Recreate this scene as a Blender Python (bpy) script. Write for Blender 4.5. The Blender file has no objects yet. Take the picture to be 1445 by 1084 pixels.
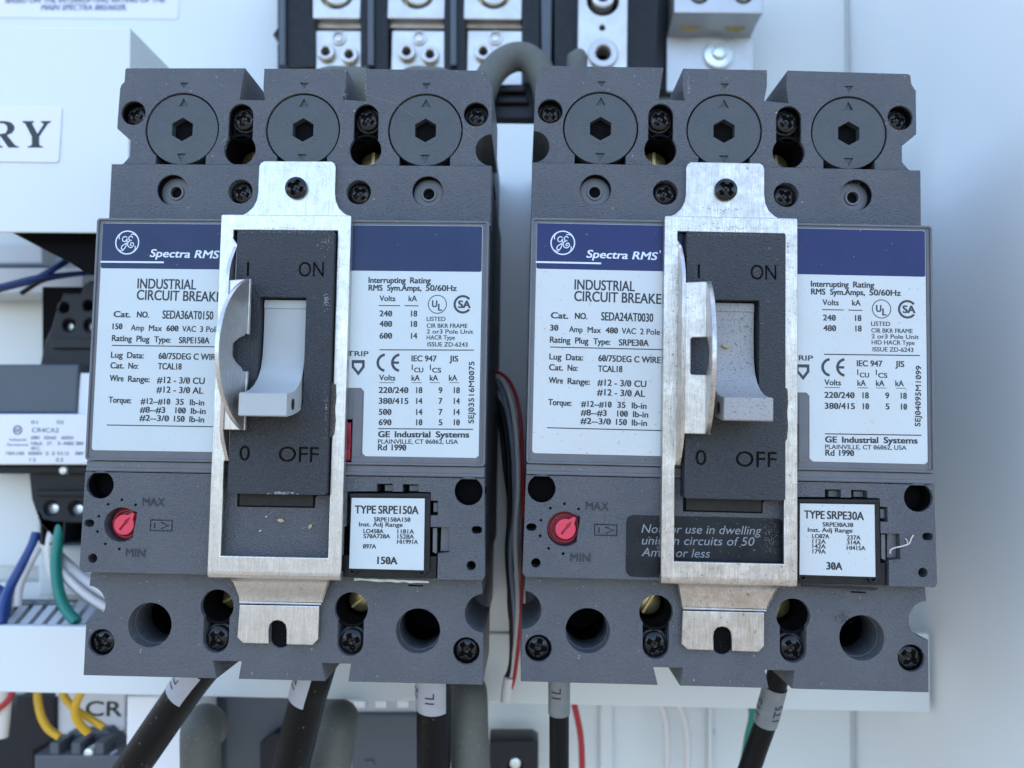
import bpy, bmesh, math, random
from math import radians, sin, cos, pi
from mathutils import Vector, Matrix, Euler
from mathutils.geometry import interpolate_bezier
random.seed(7)
S = bpy.context.scene
COL = S.collection
MM = 0.001

# ------------------------------------------------------------------ camera
# Poses of the two breakers relative to the camera (solved from the photograph), millimetres.
FPX, CX, CY = 1084.42, 722.5, 542.0
POSE = [((-0.063669, 0.027441, 0.013347), (-58.916982, -10.666448, 202.11402)),
        ((-0.063107, 0.011169, 0.022784), (56.808082, -9.661537, 200.012467))]
def rot(a):
    return (Matrix.Rotation(a[2], 3, 'Z') @ Matrix.Rotation(a[1], 3, 'Y') @ Matrix.Rotation(a[0], 3, 'X'))
PR = [rot(p[0]) for p in POSE]
PT = [Vector(p[1]) for p in POSE]
MR = rot([(POSE[0][0][i] + POSE[1][0][i]) / 2 for i in range(3)])
MT = (PT[0] + PT[1]) / 2
SW = Matrix(((1, 0, 0), (0, 0, -1), (0, 1, 0)))          # blender axes -> (right, down, forward)
SWI = SW.inverted()
cam_d = bpy.data.cameras.new('camera'); cam = bpy.data.objects.new('camera', cam_d); COL.objects.link(cam)
S.camera = cam
cam_d.sensor_fit = 'HORIZONTAL'; cam_d.sensor_width = 36; cam_d.lens = 36 * FPX / 1445
cam_d.clip_start = 0.005; cam_d.clip_end = 50
cr = (SWI @ MR.transposed() @ Matrix.Diagonal(Vector((1, -1, -1)))).to_4x4()
cr.translation = (SWI @ MR.transposed() @ (-MT)) * MM
cam.matrix_world = cr
cam_d.dof.use_dof = True; cam_d.dof.focus_distance = 0.200; cam_d.dof.aperture_fstop = 12.0

# ------------------------------------------------------------------ light
W_ = bpy.data.worlds.new('World'); S.world = W_; W_.use_nodes = True
nt = W_.node_tree; bg = nt.nodes['Background']
sky = nt.nodes.new('ShaderNodeTexSky'); sky.sky_type = 'NISHITA'; sky.sun_disc = False
SUN_EL, SUN_AZ = radians(50), radians(15)
sky.sun_elevation = SUN_EL; sky.sun_rotation = SUN_AZ; sky.altitude = 0; sky.air_density = 1.0; sky.dust_density = 3.0; sky.ozone_density = 1.0
nt.links.new(sky.outputs[0], bg.inputs[0]); bg.inputs[1].default_value = 0.15
sun_d = bpy.data.lights.new('sun', 'SUN'); sun_d.energy = 3.0; sun_d.angle = radians(0.5); sun_d.color = (1.0, 0.95, 0.88)
sun = bpy.data.objects.new('sun', sun_d); COL.objects.link(sun)
sd = Vector((sin(SUN_AZ) * cos(SUN_EL), cos(SUN_AZ) * cos(SUN_EL), sin(SUN_EL)))
sun.rotation_euler = sd.to_track_quat('Z', 'Y').to_euler()
S.view_settings.view_transform = 'Standard'; S.view_settings.look = 'None'
S.view_settings.exposure = 2.46; S.view_settings.gamma = 1.0; S.view_settings.use_curve_mapping = False

# ------------------------------------------------------------------ pixel measurements -> real places
def loc(b, u, v, h=0.0):
    """point of breaker b (0/1) seen at photo position (u, v) on the plane h mm proud of its label face"""
    d = Vector(((u - CX) / FPX, (v - CY) / FPX, 1))
    A = PR[b].transposed() @ d; B = PR[b].transposed() @ PT[b]
    s = (B.z - h) / A.z
    q = A * s - B
    return (q.x, -q.y)
def wp(u, v, D):
    """world point D mm behind the breakers' faces: returns (x, z)"""
    d = Vector(((u - CX) / FPX, (v - CY) / FPX, 1))
    A = MR.transposed() @ d; B = MR.transposed() @ MT
    s = (B.z + D) / A.z
    q = A * s - B
    return (q.x, -q.y)
def w3(u, v, D):
    x, z = wp(u, v, D); return Vector((x, D, z))

# ------------------------------------------------------------------ materials
def lin(c):
    return tuple((x / 12.92 if x <= 0.04045 else ((x + 0.055) / 1.055) ** 2.4) for x in c)
def mat(name, col, rough=0.5, metal=0.0, bump=None, var=None, specks=(), coat=0, spec=0.5, streak=None, rvar=0.0, trans=0):
    m = bpy.data.materials.new(name); m.use_nodes = True
    N = m.node_tree.nodes; L = m.node_tree.links; P = N['Principled BSDF']
    P.inputs['Roughness'].default_value = rough; P.inputs['Metallic'].default_value = metal
    P.inputs['Specular IOR Level'].default_value = spec
    if coat: P.inputs['Coat Weight'].default_value = coat; P.inputs['Coat Roughness'].default_value = 0.15
    if trans: P.inputs['Transmission Weight'].default_value = trans
    tc = N.new('ShaderNodeTexCoord')
    def mp(sc):
        k = N.new('ShaderNodeMapping'); L.new(tc.outputs['Object'], k.inputs[0]); k.inputs['Scale'].default_value = sc if isinstance(sc, tuple) else (sc, sc, sc); return k
    def noise(sc, det=3, ro=0.5, dist=0.0):
        k = mp(tuple(1000 * s for s in sc) if isinstance(sc, tuple) else 1000 * sc)
        n = N.new('ShaderNodeTexNoise'); n.inputs['Scale'].default_value = 1.0; n.inputs['Detail'].default_value = det
        n.inputs['Roughness'].default_value = ro; n.inputs['Distortion'].default_value = dist
        L.new(k.outputs[0], n.inputs['Vector']); return n
    def ramp(src, a, b):
        r = N.new('ShaderNodeMapRange'); r.inputs['From Min'].default_value = a; r.inputs['From Max'].default_value = b
        L.new(src, r.inputs['Value']); return r.outputs[0]
    def mix(fac, a, b, amt=1.0):
        x = N.new('ShaderNodeMix'); x.data_type = 'RGBA'
        if amt != 1.0:
            mu = N.new('ShaderNodeMath'); mu.operation = 'MULTIPLY'; mu.inputs[1].default_value = amt; L.new(fac, mu.inputs[0]); fac = mu.outputs[0]
        L.new(fac, x.inputs[0])
        for s, i in ((a, 6), (b, 7)):
            if isinstance(s, tuple): x.inputs[i].default_value = (*s, 1)
            else: L.new(s, x.inputs[i])
        return x.outputs[2]
    cur = tuple(col)
    if var:
        for sc, c2, amt in (var if isinstance(var, list) else [var]):
            cur = mix(ramp(noise(sc, 4, 0.6).outputs['Fac'], 0.35, 0.7), cur, tuple(c2), amt)
    if streak:
        sc, c2, amt = streak
        cur = mix(ramp(noise(sc, 4, 0.65).outputs['Fac'], 0.4, 0.7), cur, tuple(c2), amt)
    for sc, th, c2, amt in specks:
        cur = mix(ramp(noise(sc, 2, 0.5).outputs['Fac'], th, th + 0.03), cur, tuple(c2), amt)
    if isinstance(cur, tuple): P.inputs['Base Color'].default_value = (*cur, 1)
    else: L.new(cur, P.inputs['Base Color'])
    if rvar:
        n = noise(0.35, 4, 0.6)
        r = N.new('ShaderNodeMapRange'); r.inputs['To Min'].default_value = max(0.05, rough - rvar); r.inputs['To Max'].default_value = rough + rvar
        L.new(n.outputs['Fac'], r.inputs['Value']); L.new(r.outputs[0], P.inputs['Roughness'])
    if bump:
        sc, st, dist = bump[:3]
        n = noise(sc, 2.5, 0.55, bump[3] if len(bump) > 3 else 0.0)
        bn = N.new('ShaderNodeBump'); bn.inputs['Strength'].default_value = st; bn.inputs['Distance'].default_value = dist * MM
        L.new(n.outputs['Fac'], bn.inputs['Height']); L.new(bn.outputs[0], P.inputs['Normal'])
    return m
M = {}
M['plastic'] = mat('gray_textured_plastic', (0.062, 0.069, 0.084), 0.35, bump=((1.9, 1.9, 2.5), 1.0, 0.55, 0.5), rvar=0.08, var=[(0.05, (0.10, 0.104, 0.112), 0.6), (0.35, (0.095, 0.098, 0.10), 0.3), (1.3, (0.15, 0.15, 0.155), 0.2)], specks=((1.1, 0.735, (0.45, 0.45, 0.44), 0.7),))
M['smooth'] = mat('gray_smooth_plastic', (0.095, 0.10, 0.115), 0.38, bump=(2.0, 0.4, 0.04), var=[(0.15, (0.14, 0.14, 0.145), 0.5)], specks=((1.3, 0.74, (0.4, 0.38, 0.34), 0.6),))
M['cap'] = mat('cap_gray_plastic', (0.050, 0.060, 0.066), 0.45, bump=((1.7, 1.7, 2.1), 0.9, 0.32, 0.5), rvar=0.08, var=[(0.1, (0.075, 0.08, 0.082), 0.5)], specks=((1.0, 0.74, (0.4, 0.4, 0.38), 0.8),))
M['body'] = mat('gray_case_plastic', (0.065, 0.07, 0.082), 0.5, bump=(1.2, 0.5, 0.06), var=(0.05, (0.09, 0.093, 0.10), 0.5))
M['deep'] = mat('shade_and_mark_black', (0.004, 0.004, 0.005), 0.6, spec=0.05)  # near-black: shade of holes and recesses put into the colour, also one flat mark
M['darkblock'] = mat('charcoal_textured_plastic', (0.020, 0.025, 0.032), 0.33, bump=((1.9, 1.9, 2.6), 1.0, 0.6, 0.5), rvar=0.08, var=[(0.08, (0.03, 0.033, 0.036), 0.5)], specks=((1.6, 0.73, (0.3, 0.3, 0.29), 0.6), (0.5, 0.74, (0.12, 0.12, 0.12), 0.5)))
M['slider'] = mat('worn_gray_slider_plastic', (0.016, 0.017, 0.018), 0.6, bump=(1.0, 0.8, 0.08), var=(0.5, (0.035, 0.03, 0.024), 0.5), spec=0.25)
M['engrave'] = mat('engraved_dirty_groove', (0.006, 0.005, 0.004), 0.9, spec=0.1, var=(0.8, (0.03, 0.02, 0.014), 0.6))
M['handle'] = mat('light_gray_toggle_plastic', (0.37, 0.40, 0.405), 0.36, bump=(0.6, 0.25, 0.05), var=[(0.12, (0.35, 0.35, 0.345), 0.6)], specks=((2.2, 0.72, (0.22, 0.21, 0.2), 0.5),))
M['handledirty'] = mat('dusty_gray_toggle_plastic', (0.28, 0.285, 0.295), 0.48, bump=(0.9, 0.4, 0.06), var=[(0.12, (0.36, 0.34, 0.31), 0.5)], specks=((2.3, 0.60, (0.12, 0.11, 0.10), 0.7), (1.1, 0.66, (0.10, 0.09, 0.08), 0.6)))
M['zinc'] = mat('zinc_plated_steel', (0.55, 0.545, 0.53), 0.36, 0.9, bump=((2.5, 2.5, 0.3), 0.7, 0.08), var=[(0.1, (0.74, 0.73, 0.71), 0.7), (0.7, (0.38, 0.36, 0.34), 0.5), (2.2, (0.75, 0.75, 0.74), 0.5)], streak=((5.0, 5.0, 0.2), (0.36, 0.33, 0.30), 0.55), specks=((2.6, 0.69, (0.16, 0.15, 0.14), 0.6), (1.0, 0.73, (0.10, 0.09, 0.08), 0.5)), rvar=0.15)
M['zinc2'] = mat('scuffed_zinc_plated_steel', (0.55, 0.53, 0.505), 0.38, 0.88, bump=((2.5, 2.5, 0.3), 0.7, 0.08), var=[(0.12, (0.80, 0.78, 0.75), 0.7), (0.5, (0.34, 0.30, 0.26), 0.55)], streak=((5.0, 5.0, 0.2), (0.30, 0.26, 0.23), 0.6), specks=((2.6, 0.655, (0.14, 0.12, 0.10), 0.7), (1.0, 0.70, (0.09, 0.07, 0.055), 0.6)), rvar=0.15)
M['paper'] = mat('silver_label_film', (0.51, 0.565, 0.575), 0.4, bump=(0.5, 0.15, 0.03), var=[(0.05, (0.48, 0.525, 0.53), 0.6)], specks=((0.9, 0.72, (0.25, 0.24, 0.23), 0.45), (1.7, 0.73, (0.3, 0.28, 0.26), 0.4)))
M['paper2'] = mat('dusty_silver_label_film', (0.52, 0.565, 0.57), 0.42, bump=(0.5, 0.15, 0.03), var=[(0.05, (0.52, 0.52, 0.51), 0.7)], specks=((1.0, 0.685, (0.22, 0.21, 0.2), 0.5), (1.9, 0.70, (0.28, 0.25, 0.22), 0.45)))
M['blue'] = mat('blue_printed_band', (0.006, 0.018, 0.068), 0.34, spec=0.3, bump=(0.5, 0.12, 0.03), var=(0.06, (0.014, 0.031, 0.095), 0.6), specks=((1.0, 0.745, (0.35, 0.38, 0.45), 0.6),))
M['blue2'] = mat('deep_blue_printed_band', (0.006, 0.014, 0.088), 0.34, spec=0.3, bump=(0.5, 0.12, 0.03), var=(0.06, (0.012, 0.025, 0.115), 0.6), specks=((1.2, 0.74, (0.35, 0.38, 0.45), 0.5),))
M['ink'] = mat('dark_gray_ink', (0.012, 0.015, 0.020), 0.5, var=(0.9, (0.03, 0.033, 0.036), 0.5))
M['inkblue'] = mat('gray_mark_ink', (0.026, 0.034, 0.048), 0.5)
M['white_ink'] = mat('white_ink', (0.60, 0.66, 0.72), 0.5)
M['gray_ink'] = mat('pale_gray_ink', (0.22, 0.25, 0.28), 0.5, var=(1.0, (0.12, 0.13, 0.145), 0.5))
M['screw'] = mat('black_oxide_screw_steel', (0.008, 0.008, 0.009), 0.24, 0.2, bump=(0.7, 0.5, 0.08), var=[(0.4, (0.02, 0.016, 0.014), 0.4)], specks=((0.6, 0.68, (0.12, 0.055, 0.03), 0.75),), rvar=0.12)
M['screw2'] = mat('black_steel_screw', (0.006, 0.006, 0.007), 0.2, 0.2, bump=(0.8, 0.4, 0.06), specks=((0.7, 0.72, (0.25, 0.22, 0.18), 0.6),), rvar=0.1)
M['brass'] = mat('brass_lug_screw', (0.55, 0.47, 0.24), 0.3, 0.9, bump=(0.6, 0.3, 0.05), var=(0.4, (0.3, 0.2, 0.12), 0.6))
M['red'] = mat('red_dial_plastic', (0.62, 0.035, 0.075), 0.42, bump=(1.0, 0.25, 0.05), var=(0.3, (0.5, 0.05, 0.08), 0.4))
M['darkred'] = mat('recess_shaded_red', (0.30, 0.010, 0.028), 0.4)  # darker copy of the dial red, shade of recessed parts put into its colour
M['black'] = mat('black_plastic', (0.009, 0.010, 0.012), 0.34, bump=(0.7, 0.3, 0.05), var=[(0.3, (0.025, 0.026, 0.028), 0.5)], spec=0.25)
M['sticker'] = mat('black_warning_sticker', (0.008, 0.010, 0.014), 0.36, bump=(0.6, 0.2, 0.04), var=[(0.2, (0.035, 0.04, 0.045), 0.4)], specks=((1.2, 0.70, (0.22, 0.2, 0.18), 0.6),), spec=0.2)
M['white'] = mat('white_enamel_steel', (0.66, 0.695, 0.69), 0.38, bump=(0.05, 0.10, 0.3), var=[(0.008, (0.62, 0.655, 0.655), 0.6), (0.05, (0.64, 0.665, 0.655), 0.4)])
M['whitewall'] = mat('white_enclosure_enamel', (0.80, 0.835, 0.84), 0.42, bump=(0.04, 0.12, 0.4), var=[(0.006, (0.77, 0.805, 0.81), 0.6)])
M['plategray'] = mat('pale_gray_plate', (0.55, 0.58, 0.62), 0.4, var=[(0.02, (0.5, 0.52, 0.55), 0.6)])
M['graypanel'] = mat('slate_gray_plastic', (0.065, 0.08, 0.10), 0.45, var=(0.03, (0.08, 0.095, 0.115), 0.6))
M['relay'] = mat('dark_relay_plastic', (0.011, 0.013, 0.018), 0.42, var=(0.05, (0.022, 0.025, 0.032), 0.5), spec=0.25)
M['alu'] = mat('tin_plated_aluminium', (0.60, 0.59, 0.57), 0.34, 0.75, bump=(0.5, 0.5, 0.1), var=(0.1, (0.42, 0.38, 0.32), 0.6))
M['aludull'] = mat('dull_aluminium', (0.52, 0.53, 0.54), 0.42, 0.65, bump=((0.3, 0.3, 2.0), 0.3, 0.05), var=(0.08, (0.42, 0.40, 0.38), 0.5))
M['zincscrew'] = mat('bright_zinc_screw', (0.70, 0.76, 0.76), 0.3, 0.6)
M['cable'] = mat('black_cable_rubber', (0.005, 0.0052, 0.006), 0.42, bump=(0.9, 0.4, 0.08), specks=((0.7, 0.71, (0.15, 0.15, 0.14), 0.6),), rvar=0.1, spec=0.14)
M['olive'] = mat('dusty_olive_gray_rubber', (0.095, 0.098, 0.084), 0.68, bump=(0.8, 0.5, 0.1), var=[(0.1, (0.13, 0.13, 0.115), 0.6)], specks=((1.2, 0.66, (0.3, 0.29, 0.24), 0.45),))
M['sleeve'] = mat('white_wire_marker_sleeve', (0.34, 0.355, 0.40), 0.4, var=(0.2, (0.28, 0.29, 0.33), 0.5))
M['sleeve2'] = mat('clear_gray_wire_marker_sleeve', (0.15, 0.165, 0.18), 0.35, var=(0.2, (0.22, 0.235, 0.25), 0.6))
M['wire_blue'] = mat('navy_blue_wire', (0.010, 0.040, 0.18), 0.4)
M['wire_white'] = mat('white_wire', (0.62, 0.60, 0.58), 0.4)
M['wire_green'] = mat('green_wire', (0.0, 0.17, 0.13), 0.35)
M['wire_red'] = mat('red_wire', (0.36, 0.012, 0.02), 0.4)
M['wire_yellow'] = mat('yellow_wire', (0.62, 0.36, 0.015), 0.4)
M['wire_gray'] = mat('gray_wire', (0.22, 0.26, 0.33), 0.4)
M['wire_black'] = mat('black_wire', (0.012, 0.012, 0.014), 0.4, spec=0.25)
M['stickerwhite'] = mat('white_paper_sticker', (0.72, 0.72, 0.76), 0.5, var=(0.05, (0.68, 0.68, 0.72), 0.5))
M['nameplate'] = mat('white_device_strip', (0.74, 0.76, 0.79), 0.4)
M['blur_ink'] = mat('violet_gray_ink', (0.13, 0.13, 0.20), 0.5)
M['seed'] = mat('tan_debris', (0.48, 0.38, 0.22), 0.7, bump=(2.0, 0.6, 0.1), var=(1.0, (0.25, 0.18, 0.1), 0.5))
M['lint'] = mat('pale_lint_fibre', (0.55, 0.50, 0.44), 0.8)
M['foam'] = mat('brown_foam_adhesive', (0.05, 0.042, 0.036), 0.9, bump=(2.0, 1.0, 0.3), var=(1.2, (0.14, 0.12, 0.10), 0.7))
M['flake'] = mat('pale_worn_plastic', (0.22, 0.225, 0.23), 0.7)
M['flash'] = mat('yellowed_paint_edge', (0.30, 0.30, 0.22), 0.5, var=(0.6, (0.55, 0.55, 0.45), 0.6))

# ------------------------------------------------------------------ geometry helpers (millimetres: x right, z up, h towards the viewer)
def circ(cx, cy, r, n=36, a0=0.0, a1=2 * pi, r2=None):
    full = abs(a1 - a0 - 2 * pi) < 1e-6
    k = n if full else n + 1
    return [(cx + r * cos(a0 + (a1 - a0) * i / n), cy + (r2 or r) * sin(a0 + (a1 - a0) * i / n)) for i in range(k)]
def rect(x0, x1, z0, z1, r=0.0, n=5):
    x0, x1 = min(x0, x1), max(x0, x1); z0, z1 = min(z0, z1), max(z0, z1)
    if r <= 0: return [(x0, z0), (x1, z0), (x1, z1), (x0, z1)]
    o = []
    for cx, cz, a in ((x1 - r, z0 + r, -pi / 2), (x1 - r, z1 - r, 0), (x0 + r, z1 - r, pi / 2), (x0 + r, z0 + r, pi)):
        o += circ(cx, cz, r, n, a, a + pi / 2)
    return o
def stadium(x, z, hw, hh, n=8):
    r = min(hw, hh); return rect(x - hw, x + hw, z - hh, z + hh, r * 0.999, n)
def fill_mesh(loops, h0, h1, bev=0.0, off=0.0, br=1):
    cu = bpy.data.curves.new('tmp', 'CURVE'); cu.dimensions = '2D'; cu.fill_mode = 'BOTH'
    t = abs(h1 - h0) / 2
    bev = min(bev, t * 0.98)
    cu.extrude = max(t - bev, 0); cu.bevel_depth = bev; cu.bevel_resolution = br; cu.offset = off - bev
    for l in loops:
        s = cu.splines.new('POLY'); s.points.add(len(l) - 1); s.use_cyclic_u = True
        for p, q in zip(s.points, l): p.co = (q[0], q[1], 0, 1)
    o = bpy.data.objects.new('tmp', cu)
    m = bpy.data.meshes.new_from_object(o)
    bpy.data.objects.remove(o); bpy.data.curves.remove(cu)
    return m
HTOW = Matrix(((1, 0, 0, 0), (0, 0, -1, 0), (0, 1, 0, 0), (0, 0, 0, 1)))
def spline(pts, sub=8):
    P = [Vector(p) for p in pts]; path = []
    for i in range(len(P) - 1):
        p0 = P[i - 1] if i > 0 else P[0] * 2 - P[1]; p3 = P[i + 2] if i + 2 < len(P) else P[-1] * 2 - P[-2]
        for k in range(sub):
            t = k / sub
            path.append(0.5 * ((2 * P[i]) + (-p0 + P[i + 1]) * t + (2 * p0 - 5 * P[i] + 4 * P[i + 1] - p3) * t * t + (-p0 + 3 * P[i] - 3 * P[i + 1] + p3) * t ** 3))
    path.append(P[-1]); return path
class Build:
    def __init__(s): s.bm = bmesh.new()
    def add(s, mesh, mtx):
        mesh.transform(mtx); s.bm.from_mesh(mesh); bpy.data.meshes.remove(mesh)
    def plate(s, loops, h0, h1, bev=0.0, off=0.0, br=1, frame=None):
        if loops and not isinstance(loops[0][0], (tuple, list)): loops = [loops]
        m = fill_mesh(loops, h0, h1, bev, off, br)
        mt = Matrix.Translation((0, 0, (h0 + h1) / 2))
        s.add(m, (frame if frame is not None else HTOW) @ mt); return s
    def box(s, x0, x1, z0, z1, h0, h1, bev=0.0, r=0.0):
        return s.plate([rect(x0, x1, z0, z1, r)], h0, h1, bev)
    def lathe(s, prof, mtx, n=32):
        """prof: list of (r, t) along the local z axis"""
        b = s.bm; rings = []
        for r, t in prof:
            if r < 1e-6: rings.append([b.verts.new(mtx @ Vector((0, 0, t)))])
            else: rings.append([b.verts.new(mtx @ Vector((r * cos(2 * pi * i / n), r * sin(2 * pi * i / n), t))) for i in range(n)])
        for a, c in zip(rings, rings[1:]):
            for i in range(n):
                j = (i + 1) % n
                va = [a[i % len(a)], a[j % len(a)], c[j % len(c)], c[i % len(c)]]
                u = []
                for v in va:
                    if v not in u: u.append(v)
                if len(u) > 2: b.faces.new(u)
        return s
    def disc(s, x, z, r, h0, h1, bev=0.15, n=36):
        if bev <= 0: prof = [(0, h0), (r, h0), (r, h1), (0, h1)]
        else: prof = [(0, h0), (r, h0), (r, h1 - bev), (r - bev * .3, h1 - bev * .3), (r - bev, h1), (0, h1)]
        return s.lathe(prof, HTOW @ Matrix.Translation((x, z, 0)), n)
    def tube(s, pts, r, n=14, sub=8, cap=True):
        b = s.bm; P = [Vector(p) for p in pts]
        path = []
        for i in range(len(P) - 1):
            p0 = P[i - 1] if i > 0 else P[0] * 2 - P[1]; p3 = P[i + 2] if i + 2 < len(P) else P[-1] * 2 - P[-2]
            for k in range(sub):
                t = k / sub
                path.append(0.5 * ((2 * P[i]) + (-p0 + P[i + 1]) * t + (2 * p0 - 5 * P[i] + 4 * P[i + 1] - p3) * t * t + (-p0 + 3 * P[i] - 3 * P[i + 1] + p3) * t ** 3))
        path.append(P[-1])
        up = None; rings = []
        for i, p in enumerate(path):
            d = (path[min(i + 1, len(path) - 1)] - path[max(i - 1, 0)]).normalized()
            if up is None:
                up = d.cross(Vector((0, 1, 0)))
                if up.length < 1e-3: up = d.cross(Vector((1, 0, 0)))
            up = (up - d * up.dot(d)).normalized(); v = d.cross(up)
            rr = r(i / (len(path) - 1)) if callable(r) else r
            rings.append([b.verts.new(p + (up * cos(2 * pi * k / n) + v * sin(2 * pi * k / n)) * rr) for k in range(n)])
        for a, c in zip(rings, rings[1:]):
            for k in range(n): b.faces.new((a[k], a[(k + 1) % n], c[(k + 1) % n], c[k]))
        if cap: b.faces.new(rings[0][::-1]); b.faces.new(rings[-1])
        return s
    def prism(s, prof, x0, x1, mapf=None):
        """prof: closed (z, h) polygon swept along x"""
        b = s.bm
        A = [b.verts.new((x0, -h, z)) for z, h in prof]; B_ = [b.verts.new((x1, -h, z)) for z, h in prof]
        n = len(prof)
        b.faces.new(A); b.faces.new(B_[::-1])
        for i in range(n): b.faces.new((A[i], B_[i], B_[(i + 1) % n], A[(i + 1) % n]))
        return s
    def obj(s, name, m, parent=None, label=None, ang=28, bevmod=0.0, kind=None, at=None):
        me = bpy.data.meshes.new(name)
        bmesh.ops.recalc_face_normals(s.bm, faces=s.bm.faces)
        if at is not None: bmesh.ops.translate(s.bm, verts=s.bm.verts, vec=-Vector(at))
        bmesh.ops.scale(s.bm, vec=(MM, MM, MM), verts=s.bm.verts)
        s.bm.to_mesh(me); s.bm.free()
        me.materials.append(m)
        for p in me.polygons: p.use_smooth = True
        me.set_sharp_from_angle(angle=radians(ang))
        return link(name, me, parent, label, bevmod, kind, at)
def islands(bm):
    seen = set(); out = []
    for v in bm.verts:
        if v.index in seen: continue
        st = [v]; seen.add(v.index); isl = []
        while st:
            a = st.pop(); isl.append(a.index)
            for e in a.link_edges:
                b = e.other_vert(a)
                if b.index not in seen: seen.add(b.index); st.append(b)
        out.append(set(isl))
    return out
def split_obj(o):
    bm = bmesh.new(); bm.from_mesh(o.data); bmesh.ops.remove_doubles(bm, verts=bm.verts, dist=2e-7); bm.verts.index_update()
    isl = islands(bm)
    if len(isl) > 1:
        for s_ in isl[1:]:
            b2 = bm.copy(); b2.verts.ensure_lookup_table(); bmesh.ops.delete(b2, geom=[v for v in b2.verts if v.index not in s_], context='VERTS')
            me = bpy.data.meshes.new(o.name); b2.to_mesh(me); b2.free(); me.materials.append(o.data.materials[0]); me.set_sharp_from_angle(angle=radians(28))
            c = o.copy(); c.data = me; COL.objects.link(c)
        bm.verts.ensure_lookup_table(); bmesh.ops.delete(bm, geom=[v for v in bm.verts if v.index not in isl[0]], context='VERTS')
        bm.to_mesh(o.data); o.data.set_sharp_from_angle(angle=radians(28))
    bm.free()
def link(name, me, parent=None, label=None, bevmod=0.0, kind=None, at=None):
    o = bpy.data.objects.new(name, me); COL.objects.link(o)
    if at is not None: o.location = Vector(at) * MM
    if parent is not None: o.parent = parent
    if label: o['label'] = label
    if kind: o['kind'] = kind
    if bevmod:
        b = o.modifiers.new('edge', 'BEVEL'); b.width = bevmod * MM; b.segments = 3; b.limit_method = 'ANGLE'; b.angle_limit = radians(35)
        b.harden_normals = False
    return o
def tag(o, label, cat, group=None):
    o['label'] = label; o['category'] = cat
    if group: o['group'] = group
    return o
def thing(name, label, cat, at=(0, 0, 0), group=None):
    o = bpy.data.objects.new(name, None); o.empty_display_size = 0.01; COL.objects.link(o); o.location = Vector(at) * MM
    return tag(o, label, cat, group)

# ---- text as outlines
_cache = {}
def glyph_loops(t):
    if t in _cache: return _cache[t]
    fc = bpy.data.curves.new('t', 'FONT'); fc.body = t; fc.size = 1.0
    o = bpy.data.objects.new('t', fc); COL.objects.link(o)
    c = o.to_curve(bpy.context.evaluated_depsgraph_get())
    out = []
    for s in c.splines:
        bp = s.bezier_points; n = len(bp); l = []
        for i in range(n):
            a, b = bp[i], bp[(i + 1) % n]
            straight = ((a.handle_right - a.co).length < 1e-5 or a.handle_right_type == 'VECTOR') and ((b.handle_left - b.co).length < 1e-5 or b.handle_left_type == 'VECTOR')
            if straight: l.append((a.co.x, a.co.y))
            else: l += [(q.x, q.y) for q in interpolate_bezier(a.co, a.handle_right, b.handle_left, b.co, 5)[:-1]]
        q = []
        for p in l:
            if not q or (abs(p[0] - q[-1][0]) + abs(p[1] - q[-1][1])) > 1e-4: q.append(p)
        if len(q) > 2: out.append(q)
    o.to_curve_clear(); bpy.data.objects.remove(o); bpy.data.curves.remove(fc)
    _cache[t] = out
    return out
CAP = None
def text(t, A, B, cap, fit=None, shear=0.0):
    """outline loops of t, from point A to point B along the baseline (mm), capital height cap"""
    global CAP
    if CAP is None: CAP = max(p[1] for l in glyph_loops('H') for p in l)
    L = glyph_loops(t); F = glyph_loops(fit) if fit else L
    xs = [p[0] for l in F for p in l]; x0 = min(xs); w = max(xs) - x0
    A = Vector(A); B = Vector(B); d = B - A; ln = d.length; d.normalize(); n = Vector((-d.y, d.x))
    sx = (ln - shear * cap * (0.9 if shear else 0)) / w; sy = cap / CAP
    out = []
    for l in L:
        q = []
        for x, y in l:
            yy = y * sy; xx = (x - x0) * sx + yy * shear
            p = A + d * xx + n * yy; q.append((p.x, p.y))
        out.append(q)
    return out
def zero_slashes(t, A, B, cap):
    L = glyph_loops(t); xs = [p[0] for l in L for p in l]; x0 = min(xs); A = Vector(A); B = Vector(B)
    d = B - A; sx = d.length / (max(xs) - x0); d.normalize(); n = Vector((-d.y, d.x)); out = []
    for i, ch in enumerate(t):
        if ch != '0': continue
        P = glyph_loops(t[:i + 1])[-2:]; g = [p[0] for l in P for p in l]; a, b = (min(g) - x0) * sx, (max(g) - x0) * sx
        p = A + d * (a + (b - a) * .22) + n * cap * .2; q = A + d * (b - (b - a) * .22) + n * cap * .8
        out.append([(p.x, p.y), (q.x, q.y)])
    return out
def stroke(pts, w):
    """flat ribbon polygon along a polyline"""
    P = [Vector(p) for p in pts]; L = []; R_ = []
    for i, p in enumerate(P):
        d = (P[min(i + 1, len(P) - 1)] - P[max(i - 1, 0)]).normalized(); n = Vector((-d.y, d.x)) * w / 2
        L.append(p + n); R_.append(p - n)
    return [tuple(p) for p in L + R_[::-1]]
def smooth2(pts, sub=6):
    P = [Vector(p) for p in pts]; o = []
    for i in range(len(P) - 1):
        p0 = P[i - 1] if i else P[0] * 2 - P[1]; p3 = P[i + 2] if i + 2 < len(P) else P[-1] * 2 - P[-2]
        for k in range(sub):
            t = k / sub
            o.append(tuple(0.5 * ((2 * P[i]) + (-p0 + P[i + 1]) * t + (2 * p0 - 5 * P[i] + 4 * P[i + 1] - p3) * t * t + (-p0 + 3 * P[i] - 3 * P[i + 1] + p3) * t ** 3)))
    o.append(tuple(P[-1])); return o
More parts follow.
